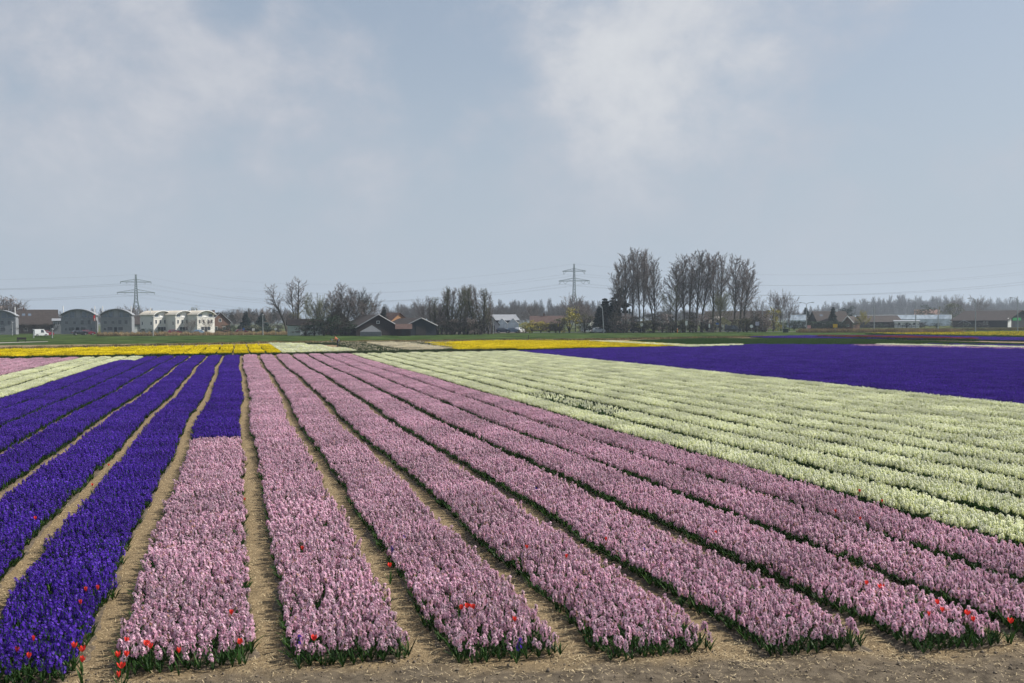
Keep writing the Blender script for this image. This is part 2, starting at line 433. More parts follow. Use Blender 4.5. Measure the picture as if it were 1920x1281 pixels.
gP, gV, gW = 'pink hyacinth beds in front', 'purple hyacinth beds on the left', 'white hyacinth beds on the right'
for k in range(7):
    xa, xb = GAPS_R[k], GAPS_R[k+1]; x = (xa+xb)/2; y0 = y_front(x)+FRONT_DEPTH
    lab = ['pink hyacinth bed along the right of the straw path beside the purple bed', 'second pink hyacinth bed to the right of the purple bed',
           'third pink hyacinth bed right of the purple bed, with paired red tulips near its end', 'fourth pink hyacinth bed right of the purple bed',
           'fifth pink hyacinth bed right of the purple bed', 'sixth pink hyacinth bed, next but one to the white beds', 'last pink hyacinth bed, touching the white beds'][k]
    flower_bed(xa, xb, k, [('pink', y0, Y_FAR)], lab, gP, fill=.74 if k < 5 else .78)
for k in range(7):
    xb, xa = GAPS_L[k], GAPS_L[k+1]; x = (xa+xb)/2; y0 = 10.4+FRONT_DEPTH
    if k == 0:
        flower_bed(xa, xb, -1, [('pink', y0, 29.9), ('purple', 29.9, Y_FAR)], 'narrow bed pink in its near part and purple in its far part', 'mixed beds', fill=.74)
    elif k == 6:
        flower_bed(xa, xb, -7, [('purple', y0, 93), ('white', 93, Y_FAR)], 'outermost purple hyacinth bed beside the left white beds, with a white far end', gV, fill=.80, front=False)
    else:
        flower_bed(xa, xb, -1-k, [('purple', y0, Y_FAR)], 'purple hyacinth bed, %s to the left of the half pink bed' % ORD[k-1], gV, front=(k == 1))
xg = GAPS_L[-1]
for k in range(3):
    flower_bed(xg-1.45, xg, -8-k, [('white', 30, Y_FAR)], 'white hyacinth bed on the far left, %s beyond the purple beds' % ORD[k], 'white hyacinth beds on the left', fill=.68, front=False); xg -= 1.45
for k in range(6):
    flower_bed(xg-1.45, xg, -11-k, [('pink', 50, Y_FAR-.3*k)], 'pink hyacinth bed at the far left edge, %s beyond the left white beds' % ORD[k], 'pink hyacinth beds on the left', fill=.68, front=False); xg -= 1.45
xg = GAPS_R[-1]
for k in range(12):
    y0 = 9.5 if k < 3 else 14
    segs = [('white', y0, Y_FAR+.1*k)]
    if k == 1: segs = [('white', y0, 33), ('leafy', 33, 44), ('white', 44, Y_FAR)]
    lab = 'white hyacinth bed, %s counted from the last pink bed' % ORD[k]
    if k == 1: lab = 'white hyacinth bed with a flowerless green stretch, second from the pink beds'
    if k == 11: lab = 'white hyacinth bed that borders the large purple field'
    flower_bed(xg, xg+1.5, 7+k, segs, lab, gW, fill=.67, front=False); xg += 1.5
X_PURPLE = xg

def fill_field(name, kit, poly, label, cat, pitch=1.5, step=1.2, wscale=1.18, rows_dir=None, kind='stuff', zs=1.0, seed=3):
    """rows parallel to Y clipped to a polygon of ground points"""
    P2 = [(p[0], p[1]) for p in poly]
    def inside(x, y):
        c = False; j = len(P2)-1
        for i in range(len(P2)):
            if (P2[i][1] > y) != (P2[j][1] > y) and x < (P2[j][0]-P2[i][0])*(y-P2[i][1])/(P2[j][1]-P2[i][1])+P2[i][0]: c = not c
            j = i
        return c
    xs = [p[0] for p in P2]; ys = [p[1] for p in P2]; pts = []; rots = []; scl = []
    x = min(xs)+pitch/2
    while x < max(xs):
        y = min(ys)+step/2
        while y < max(ys):
            if inside(x, y) and inview(x, y, 6):
                pts.append((x+wob(y, 3), y, .03)); rots.append((0, 0, math.pi*rnd.randint(0, 1))); scl.append((wscale, step/1.2 if kit not in ('pink', 'purple', 'white') else step/CH*1.03, zs*rnd.uniform(.93, 1.07)))
            y += step
        x += pitch
    o = scatter(name, KITS[kit], pts, rots, scl, seed=seed); tag(o, label, cat, kind=kind); return o
Q = lambda px, py, z=.27: (ray(px, py, z).x, ray(px, py, z).y)
# the large purple field on the right
fill_field('purple_hyacinth_field', 'purple', [(X_PURPLE, 24), (X_PURPLE, 103.5), Q(1140, 652), Q(1300, 648.5), Q(1420, 645), Q(1600, 645.5), Q(2060, 653.5), (60, 40), (50, 24)],
           'broad field of purple hyacinths on the right behind the white beds', 'flower field', pitch=1.5, step=.6, wscale=1.06)
fill_field('pink_hyacinth_strip', 'pink', [Q(1600, 645.2), Q(1605, 648), Q(2060, 656.5), Q(2060, 654.6)], 'thin strip of pink hyacinths along the far edge of the purple field', 'flower strip', pitch=1.3, step=.6, wscale=1.2)
fill_field('cream_hyacinth_strip', 'white', [Q(1650, 643.8), Q(1652, 646.3), Q(2060, 654.4), Q(2060, 651.5)], 'thin cream strip of hyacinths behind the pink strip at right', 'flower strip', pitch=1.3, step=.6, wscale=1.2)
fill_field('purple_hyacinth_strip', 'purple', [Q(1730, 643.2), Q(1735, 645), Q(2060, 650.8), Q(2060, 647.5)], 'purple strip behind the thin cream strip at the right edge', 'flower strip', pitch=1.3, step=.6, wscale=1.2)

# daffodil block beyond the end of the beds: each row is a bed
yg = 106.2
row_edges = []
for k in range(24):
    x0 = 4.35-1.62*k
    yend = ray(470-18*k, 646.0+.42*k, .36).y if True else 0
    pts, rots, scl = [], [], []
    y = yg+.6
    while y < yend:
        if inview(x0-.8, y, 4): pts.append((x0-.8+.06*math.sin(y*.3+k), y, .02)); rots.append((0, 0, math.pi*rnd.randint(0, 1))); scl.append((1.1, 1.02, rnd.uniform(.92, 1.08)))
        y += 1.2
    if not pts: continue
    org = (x0-.8, yg, 0)
    root = thing('daffodil_bed', ('yellow daffodil bed beyond the purple beds, %s from the white daffodils' % ORD[k]) if k < 17 else 'yellow daffodil bed at the far left of the daffodil block',
                 'flower bed', org, 0, 'yellow daffodil beds' if k < 17 else 'far left yellow daffodil beds')
    tag(scatter('yellow_daffodils', KITS['yellow'], pts, rots, scl, root, org, seed=k), kind='stuff')
for k in range(5):
    x0 = 4.35+1.62*k; pts, rots, scl = [], [], []
    y = yg+.6+(.5*k); yend = [152, 150, 148, 136, 120][k]
    while y < yend:
        pts.append((x0+.8, y, .02)); rots.append((0, 0, math.pi*rnd.randint(0, 1))); scl.append((1.18, 1.02, rnd.uniform(.92, 1.08))); y += 1.2
    org = (x0+.8, yg, 0)
    root = thing('daffodil_bed', 'white daffodil bed right of the yellow daffodils, %s from them' % ORD[k], 'flower bed', org, 0, 'white daffodil beds')
    tag(scatter('white_daffodils', KITS['whitedaff'], pts, rots, scl, root, org, seed=k), kind='stuff')
fill_field('spent_daffodil_field', 'sparse', [(9.5, 106.4), (12.6, 106.4), (12.6, 119), Q(640, 644, .3), Q(560, 642.2, .3), Q(690, 640.8, .3), Q(840, 640.5, .3), Q(860, 655, .3), (16, 106.4)],
           'grey green field of spent daffodils around the stooping person', 'flower field', pitch=1.5, step=1.2, wscale=1.2)
fill_field('cream_daffodil_field', 'cream', [Q(688, 642.6, .36), Q(735, 641.8, .36), Q(790, 645.5, .36), Q(840, 653.5, .36), Q(770, 655.5, .36)], 'cream daffodil patch between green rows right of the stooping person', 'flower field', pitch=1.3, step=1.2, wscale=1.15)
fill_field('fading_daffodil_field', 'mixed', [Q(800, 641.8, .36), Q(900, 639.2, .36), Q(1010, 637.8, .36), Q(1180, 640, .36), Q(1300, 648.3, .36), Q(1000, 652, .36), Q(860, 654.5, .36)],
           'half faded yellow daffodil field beyond the white beds', 'flower field', pitch=1.4, step=1.2, wscale=1.2, zs=.95)
fill_field('yellow_daffodil_field', 'yellow', [Q(850, 643.2, .36), Q(880, 640.2, .36), Q(960, 639, .36), Q(1010, 641, .36), Q(1120, 648.5, .36), Q(1060, 652, .36), Q(985, 653.5, .36), Q(905, 652, .36)],
           'bright yellow daffodil field behind the far end of the white beds', 'flower field', pitch=1.4, step=1.2, wscale=1.2)
fill_field('white_daffodil_strip', 'whitedaff', [Q(1100, 639.2, .36), Q(1150, 639.8, .36), Q(1290, 647.2, .36), Q(1420, 646.4, .3), Q(1300, 649.4, .36)], 'thin white daffodil strip at the right end of the yellow field', 'flower strip', pitch=1.3, step=1.2, wscale=1.2)
fill_field('green_tulip_field', 'tulip_green', [Q(1180, 637.6, .3), Q(1320, 633.8, .3), Q(1600, 634.5, .3), Q(1930, 643.2, .3), Q(1930, 647, .3), Q(1640, 643.6, .3), Q(1420, 644.8, .3), Q(1310, 647.3, .3)],
           'dark green field of unopened tulips behind the purple field', 'flower field', pitch=1.5, step=1.2, wscale=1.25, seed=9)
fill_field('far_purple_strip', 'purple', [Q(1410, 630.8), Q(1520, 628.6), Q(1700, 628.2), Q(1930, 632.6), Q(1930, 637.6), Q(1600, 633.2), Q(1450, 632.8)], 'distant dark purple strip in front of the greenhouses', 'flower strip', pitch=1.5, step=1.2, wscale=1.25)
fill_field('far_red_strip', 'red', [Q(1520, 629.6, .4), Q(1700, 630.6, .4), Q(1860, 635.6, .4), Q(1640, 632.2, .4)], 'narrow dull red tulip strip within the distant purple strip', 'flower strip', pitch=1.4, step=1.2, wscale=1.2, zs=1.2)
fill_field('far_yellow_strip', 'tulip_yellow', [Q(1620, 624.6, .3), Q(1750, 623.4, .3), Q(1930, 621.6, .3), Q(1930, 630.4, .3), Q(1700, 627, .3)], 'yellow green tulip strip in front of the big dark barn', 'flower strip', pitch=1.5, step=1.2, wscale=1.25)

# ------------------------------------------------------------------ ground sheets
def vnoise(x, y, seed):
    """smooth value noise"""
    g = np.random.default_rng(seed); T = g.random((256, 256))
    xi = np.floor(x).astype(int); yi = np.floor(y).astype(int); fx = x-xi; fy = y-yi
    fx = fx*fx*(3-2*fx); fy = fy*fy*(3-2*fy); a = T[xi % 256, yi % 256]; b = T[(xi+1) % 256, yi % 256]; c = T[xi % 256, (yi+1) % 256]; d = T[(xi+1) % 256, (yi+1) % 256]
    return a*(1-fx)*(1-fy)+b*fx*(1-fy)+c*(1-fx)*fy+d*fx*fy-.5

def ground_mat():
    m = bpy.data.materials.new('straw_and_sand'); m.use_nodes = True; t = m.node_tree; t.nodes.clear()
    out = N(t, 'ShaderNodeOutputMaterial'); b = N(t, 'ShaderNodeBsdfPrincipled'); b.inputs['Roughness'].default_value = .95; b.inputs['Specular IOR Level'].default_value = .1
    co = N(t, 'ShaderNodeTexCoord'); sp = N(t, 'ShaderNodeSeparateXYZ'); t.links.new(co.outputs['Object'], sp.inputs[0])
    def nz(scale, detail=6, rough=.6, st=None, rz=0):
        n = N(t, 'ShaderNodeTexNoise'); n.inputs['Scale'].default_value = scale; n.inputs['Detail'].default_value = detail; n.inputs['Roughness'].default_value = rough
        mp_ = N(t, 'ShaderNodeMapping'); t.links.new(co.outputs['Object'], mp_.inputs[0]); mp_.inputs['Scale'].default_value = st or (1, 1, 1); mp_.inputs['Rotation'].default_value = (0, 0, rz)
        t.links.new(mp_.outputs[0], n.inputs['Vector']); return n.outputs['Fac']
    f1 = nz(30, 4, .7, (1, 5, 1), .3); f2 = nz(26, 4, .7, (6, 1, 1), -.4); f3 = nz(9, 6)
    fib = math_node(t, 'MULTIPLY', math_node(t, 'ADD', f1, f2), .5)
    straw = mixc(t, sstep(t, fib, .40, .60), (.078, .058, .035), (.38, .285, .165))
    straw = mixc(t, sstep(t, f3, .42, .72, 0, .6), straw, (.15, .112, .068))
    sand = mixc(t, sstep(t, nz(7, 8), .3, .7), (.075, .060, .044), (.17, .138, .10))
    # the sandy headland in front of the beds carries only loose straw
    xm = math_node(t, 'MAXIMUM', sp.outputs[0], -.3)
    edge = math_node(t, 'ADD', sp.outputs[1], math_node(t, 'MULTIPLY', xm, .21))
    edge = math_node(t, 'ADD', edge, math_node(t, 'MULTIPLY', math_node(t, 'SUBTRACT', nz(1.3, 5), .5), 1.3))
    c = mixc(t, sstep(t, edge, 9.9, 10.5), sand, straw)
    t.links.new(c, b.inputs['Base Color'])
    bp = N(t, 'ShaderNodeBump'); bp.inputs['Strength'].default_value = .7; bp.inputs['Distance'].default_value = .03
    t.links.new(math_node(t, 'ADD', fib, f3), bp.inputs['Height']); t.links.new(bp.outputs[0], b.inputs['Normal'])
    t.links.new(b.outputs[0], out.inputs[0]); return m
def axis(lo, hi, f0, f1, d, grow=1.12):
    a = list(np.arange(f0, f1, d)); s = d; x = a[-1]
    while x < hi: s *= grow; x += s; a.append(min(x, hi))
    s = d; x = f0; pre = []
    while x > lo: s *= grow; x -= s; pre.append(max(x, lo))
    return np.array(pre[::-1]+a)
gx = axis(-70, 110, -4.5, 10.5, .055); gy = axis(3.0, 175, 7.0, 14.5, .055, 1.06)
GX, GY = np.meshgrid(gx, gy)
def relief(x, y):
    amp = np.clip((26-y)/12, .25, 1)
    z = .08*vnoise(x*1.4, y*1.1, 1)+.06*vnoise(x*4.1, y*3.6, 2)+.05*vnoise(x*9.3, y*8.1, 3)
    return z*amp*.55
GZ = relief(GX, GY)
far = GY > 104
GZ = np.where(far, -.01, GZ)
nyy, nxx = GX.shape; idx = np.arange(nyy*nxx).reshape(nyy, nxx)
quads = np.stack([idx[:-1, :-1], idx[:-1, 1:], idx[1:, 1:], idx[1:, :-1]], -1).reshape(-1, 4)
fs = link('field_soil', npmesh('field_soil', np.stack([GX, GY, GZ], -1).reshape(-1, 3), quads, [ground_mat()])); tag(fs, kind='structure')
for p in fs.data.polygons: p.use_smooth = True

GRASS = M('meadow_grass', spec=0.0, rough=1.0, col=(.022, .050, .013), var=.5, scale=.16, col2=(.050, .074, .024), detail=10, bump=.3)
VERGE = M('rough_verge', spec=0.0, rough=1.0, col=(.085, .082, .030), var=.45, scale=.8, col2=(.13, .105, .05), detail=10)
TARMAC = M('road_asphalt', (.12, .12, .12), var=.15, scale=.6)
CONCRETE = M('concrete_path', (.30, .28, .25), var=.15, scale=.8)
def sheet(name, pts, z, mat, kind='structure'):
    mb = MB(); mb.add([(p[0], p[1], z) for p in pts], [tuple(range(len(pts)))]); o = mb.build(name, mat); return tag(o, kind=kind)
sheet('ground', [(-4500, -300), (4500, -300), (4500, 6500), (-4500, 6500)], -.12, M('polder_ground', spec=0.0, rough=1.0, col=(.040, .075, .022), var=.4, scale=.02, col2=(.085, .09, .04), detail=12))
g2 = lambda px, D: (at(px, D).x, at(px, D).y)
G = lambda px, py: (ray(px, py).x, ray(px, py).y)
sheet('meadow', [G(-120, 668), G(0, 657), G(480, 645), G(700, 640.6), G(1000, 638), G(1200, 636), G(1500, 632), G(2050, 620), g2(2050, 330), g2(1450, 330), g2(920, 330), g2(500, 300), g2(-120, 300)], -.06, GRASS)
sheet('verge', [G(-120, 665.5), G(0, 655.8), G(500, 645.5), G(700, 641.8), G(1000, 639.3), G(1180, 638.2), G(1440, 633), G(1440, 631.2), G(1180, 634.0), G(1000, 635.5), G(700, 638), G(500, 641.5), G(0, 651.5), G(-120, 660)], -.04, VERGE)
sheet('footpath', [G(-60, 645.2), G(90, 640.6), G(90, 639.8), G(-60, 643.6)], -.03, CONCRETE)
sheet('road', [g2(700, 288), g2(1050, 290), g2(1300, 286), g2(1500, 276), g2(1780, 246), g2(1790, 250), g2(1500, 283), g2(1300, 294), g2(1050, 298), g2(700, 296)], -.02, TARMAC)
sheet('farmyard', [g2(640, 262), g2(820, 262), g2(990, 280), g2(990, 310), g2(640, 290)], -.03, M('trodden_earth', (.07, .062, .045), var=.3, scale=.5, spec=0))

# ------------------------------------------------------------------ loose straw and clods on the near ground
def straw_field():
    g = np.random.default_rng(21); n = 260000
    x = g.uniform(-5, 11, n); y = 7.2+g.power(.75, n)*26
    xg_ = np.array(GAPS_R+GAPS_L[1:5]); d = np.abs(x[:, None]-xg_[None, :]).min(1)
    yf = 10.35-.21*np.maximum(x, -.3)
    keep = ((d < .34) & (y > yf-.5) & (vnoise(x*2.2, y*1.3, 8)+.5 > g.random(n)*1.05)) | ((y <= yf+.1) & (g.random(n) < .55*np.clip(vnoise(x*1.1, y*1.6, 9)+.35, 0, 1)))
    x, y = x[keep], y[keep]; n = len(x)
    L = g.lognormal(-3.5, .45, n); w = g.uniform(.0013, .0030, n); a = g.uniform(0, 6.283, n); el = g.normal(0, .28, n)
    z = relief(x, y)+g.uniform(.002, .03, n)
    dx, dy, dz = np.cos(a)*np.cos(el)*L, np.sin(a)*np.cos(el)*L, np.sin(el)*L; sx, sy = -np.sin(a)*w, np.cos(a)*w
    v = np.stack([np.stack([x-dx/2-sx, y-dy/2-sy, z-dz/2], -1), np.stack([x-dx/2+sx, y-dy/2+sy, z-dz/2], -1),
                  np.stack([x+dx/2+sx, y+dy/2+sy, z+dz/2], -1), np.stack([x+dx/2-sx, y+dy/2-sy, z+dz/2], -1)], 1).reshape(-1, 3)
    f = np.arange(4*n).reshape(n, 4)
    o = link('straw', npmesh('straw', v, f, [STRAW], None, None)); tag(o, 'loose pale straw mulch strewn between the beds', 'straw', kind='stuff')
straw_field()
def clods():
    g = np.random.default_rng(5); mb_v = []; mb_f = []; k = 0
    oct_v = np.array([[1, 0, 0], [-1, 0, 0], [0, 1, 0], [0, -1, 0], [0, 0, 1], [0, 0, -1]], float)
    oct_f = np.array([[0, 2, 4], [2, 1, 4], [1, 3, 4], [3, 0, 4], [2, 0, 5], [1, 2, 5], [3, 1, 5], [0, 3, 5]])
    for _ in range(4200):
        x = g.uniform(-4, 10); y = 10.35-.21*max(x, -.3)-abs(g.normal(0, 1.0))+.25
        s = g.lognormal(-4.9, .5); v = oct_v*s*g.uniform(.6, 1.2, (6, 3))
        v[:, 0] += x; v[:, 1] += y; v[:, 2] += float(relief(np.array(x), np.array(y)))+.2*s
        mb_v.append(v); mb_f.append(oct_f+k); k += 6
    o = link('soil_clods', npmesh('soil_clods', np.concatenate(mb_v), np.concatenate(mb_f), [CLOD])); tag(o, 'small crumbs of dry soil on the headland', 'soil crumbs', kind='stuff')
clods()

# ------------------------------------------------------------------ the nearest hyacinths, one by one
def single_hyacinth(seed, petal):
    g = np.random.default_rng(seed); h = g.uniform(.19, .255)
    S = Plant(); hyacinth_spike(S, g, h, nfl=18); v, f, m, t = S.arrays(); spike = npmesh('flower_spike', v, f, [petal, LEAF, LEAF], m, t)
    S = Plant(); hyacinth_leaves(S, g, h, 6); v, f, m, t = S.arrays(); leaves = npmesh('leaves', v, f, [LEAF], None, t)
    mb = MB(); mb.tube([(0, 0, 0), (0, 0, h*.5)], [.007, .006], 5); stem = mb.mesh('stem', STEM)
    return spike, leaves, stem
SINGLES = {'pink': [single_hyacinth(500+k, PINK) for k in range(6)], 'purple': [single_hyacinth(520+k, PURPLE) for k in range(5)]}
def plant_hyacinth(kind, x, y, label, group, z=.01, s=1.0, bloom=True):
    sp, lv, st = rnd.choice(SINGLES[kind])
    root = thing('hyacinth', label, 'hyacinth', (x, y, z), rnd.uniform(0, 6.28), group); root.scale = (s, s, s*rnd.uniform(.9, 1.1))
    link('leaves', lv, root); link('stem', st, root)
    if bloom: link('flower_spike', sp, root)
bedlist = [('pink', (GAPS_R[k]+GAPS_R[k+1])/2, (GAPS_R[k+1]-GAPS_R[k])*.74, k, ORD[k]+' pink') for k in range(5)]
bedlist += [('pink', (GAPS_L[0]+GAPS_L[1])/2, (GAPS_L[0]-GAPS_L[1])*.74, -1, 'half pink'), ('purple', (GAPS_L[1]+GAPS_L[2])/2, (GAPS_L[1]-GAPS_L[2])*.74, -2, 'nearest purple')]
for kind, x, w, n, nm in bedlist:
    yb = y_front(x) if n >= 0 else 10.4
    for j in range(4):
        cnt = 0
        for i in range(11):
            px_ = x-w/2+(i+.5)*w/11+rnd.gauss(0, .018)
            py_ = yb+.02+j*FRONT_DEPTH/4+rnd.gauss(0, .022)
            if not inview(px_, py_, .3): continue
            cnt += 1
            if j == 0 and rnd.random() < .45: bloom = False
            else: bloom = rnd.random() > (.25 if j == 1 else .06)
            plant_hyacinth(kind, px_+wob(py_, n), py_, '%s hyacinth, %s from left in the %s row at the %s bed end' % (kind, ORD[cnt-1], ['front', 'second', 'third', 'fourth'][j], nm), 'hyacinths at the near end of the %s bed' % nm, s=rnd.uniform(.82, 1.0) if j == 0 else rnd.uniform(.92, 1.08), bloom=bloom)

# stray purple hyacinths in the pink beds
for k, (px, py, lab) in enumerate([(739, 1022, 'stray purple hyacinth in the second pink bed, upper right of a red tulip'), (552, 1193, 'stray purple hyacinth at the near end of the first pink bed'),
                    (1207, 1025, 'stray dark purple hyacinth standing in the fourth pink bed'), (1735, 1138, 'stray purple hyacinth among red tulips in the fifth pink bed'),
                    (1001, 910, 'stray violet hyacinth further up the third pink bed'), (762, 1002, 'stray violet hyacinth just beyond the one in the second pink bed'),
                    (968, 1200, 'violet hyacinth low at the near end of the second pink bed')]):
    p = ray(px, py, .27); sp, lv, st = SINGLES['purple'][k % 5]
    root = thing('hyacinth', lab, 'hyacinth', (p.x, p.y, .03), k*1.3, 'stray purple hyacinths in the pink beds'); link('leaves', lv, root); link('stem', st, root); link('flower_spike', sp, root)

# ------------------------------------------------------------------ red tulips
def tulip_meshes(seed):
    g = np.random.default_rng(seed); h = .245; S = Plant()
    for k in range(6):
        az = k*math.pi/3+g.normal(0, .1); d = np.array([math.cos(az), math.sin(az), 0]); s = np.array([-math.sin(az), math.cos(az), 0])
        op = g.uniform(.6, 1.2); v = []
        for t, wd, rr in ((0, .008, .006), (.45, .036, .030*op), (.8, .030, .036*op), (1, .004, .044*op)):
            c = np.array([0, 0, h+.062*t])+d*rr; v += [c-s*wd/2, c+s*wd/2]
        S.put(v, [(0, 1, 3), (0, 3, 2), (2, 3, 5), (2, 5, 4), (4, 5, 7), (4, 7, 6)], 0, g.random())
    v, f, m, t = S.arrays(); fl = npmesh('flower', v, f, [RED], None, t)
    S = Plant()
    for k in range(3): v, f = strap(np.zeros(3), k*2.1+g.normal(0, .3), .24, .04, .3, .2); S.put(v, f, 0, .4+.5*g.random())
    v, f, m, t = S.arrays(); lv = npmesh('leaves', v, f, [LEAF], None, t)
    mb = MB(); mb.tube([(0, 0, 0), (.004, 0, h*.5), (0, 0, h+.004)], [.005, .0045, .004], 5)
    return fl, lv, mb.mesh('stem', STEM)
TUL = [tulip_meshes(700+k) for k in range(5)]
def tulip(px, py, label, z=.27, s=1.0):
    p = ray(px, py, z); fl, lv, st = rnd.choice(TUL)
    root = thing('tulip', label, 'tulip', (p.x, p.y, .0), rnd.uniform(0, 6.28), 'red tulips'); root.scale = (s*.60, s*.60, .94)
    link('flower', fl, root); link('leaves', lv, root); link('stem', st, root)
for px, py, s, lab in [
        (139, 1208, 1.3, 'open red tulip, upper one at the near corner of the nearest purple bed'), (154, 1215, 1.4, 'open red tulip at the near corner of the purple bed, rightmost of three'),
        (154, 1234, 1.3, 'red tulip lowest of three at the corner of the purple bed'), (32, 1216, .9, 'small red tulip near the left frame edge in purple bed'),
        (54, 1227, .9, 'small red tulip right of another at the left frame edge'), (63, 1195, .7, 'tiny red tulip half hidden in purple bed near the left edge'),
        (161, 1103, .9, 'red tulip midway in the near purple bed, left of a pair'), (183, 1100, .9, 'red tulip midway in the near purple bed, right of a pair'),
        (151, 1127, .7, 'faint red tulip below the pair in the near purple bed'), (66, 970, .9, 'single red tulip in the second purple bed'),
        (238, 1198, 1.0, 'red tulip at the left edge of half pink bed, uppermost'), (275, 1204, 1.5, 'big open red tulip among pink hyacinths at the half pink bed'),
        (282, 1209, 1.0, 'red tulip just right of the big open one in half pink bed'), (221, 1225, 1.2, 'red tulip at left rim of the half pink bed, left of a pair'),
        (237, 1224, 1.2, 'red tulip at left rim of the half pink bed, right of a pair'), (228, 1246, 1.5, 'large red tulip lowest at the left corner of half pink bed'),
        (222, 1262, .8, 'dark red tulip bud below the large one at the bed corner'), (335, 1217, .9, 'small salmon red tulip in the middle of half pink bed'),
        (434, 1146, 1.1, 'single red tulip near the right edge of the half pink bed'), (450, 1201, 1.4, 'red tulip on the right rim of half pink bed above the straw path'),
        (459, 935, .8, 'small red tulip on the right rim of half pink bed, far up'), (567, 1026, 1.0, 'red tulip in the upper part of the first pink bed'),
        (589, 1194, 1.4, 'red tulip at the near end of the first pink bed'), (731, 1058, 1.3, 'red tulip on the left edge of the second pink bed by the straw'),
        (865, 1137, 1.3, 'red tulip, left of three close together in the second pink bed'), (876, 1134, 1.5, 'red tulip, middle of three close together in the second pink bed'),
        (887, 1136, 1.4, 'red tulip, right of three close together in the second pink bed'), (965, 1159, .9, 'small red tulip right of the three together in second pink bed'),
        (988, 1024, 1.0, 'red tulip in the third pink bed, upper left one'), (1062, 1041, .9, 'red tulip in the third pink bed, lower right one'),
        (1136, 1009, .9, 'small red tulip in the fourth pink bed beside the stray purple flower'), (1342, 997, .8, 'small red tulip far right of stray purple flower in pink bed'),
        (1625, 1091, 1.0, 'small red tulip left of a larger one in the fifth pink bed'), (1652, 1098, 1.5, 'large red tulip at the edge of the fifth pink bed'),
        (1758, 1127, 1.1, 'red tulip at the dark gap beside the fifth pink bed'), (1767, 1141, .9, 'red tulip just below the one at the dark gap'),
        (1742, 1149, .8, 'faint red tulip left of others in the fifth pink bed'), (1814, 1147, 1.4, 'red tulip near right frame edge, upper of a pair'),
        (1825, 1159, 1.1, 'red tulip near right frame edge, lower of a pair'), (1895, 1162, 1.3, 'rightmost red tulip at the frame edge'),
        (1567, 957, .9, 'red tulip in the last pink bed, left of two'), (1613, 971, .9, 'red tulip in the last pink bed, right of two'),
        (1612, 919, .9, 'red tulip standing in the first white bed, left of two'), (1654, 938, .8, 'red tulip standing in the first white bed, right of two'),
        (204, 871, .8, 'red tulip on the rim of the second purple bed, upper'), (173, 908, .9, 'red tulip on the rim of the second purple bed, lower')]:
    tulip(px, py, lab, s=s)

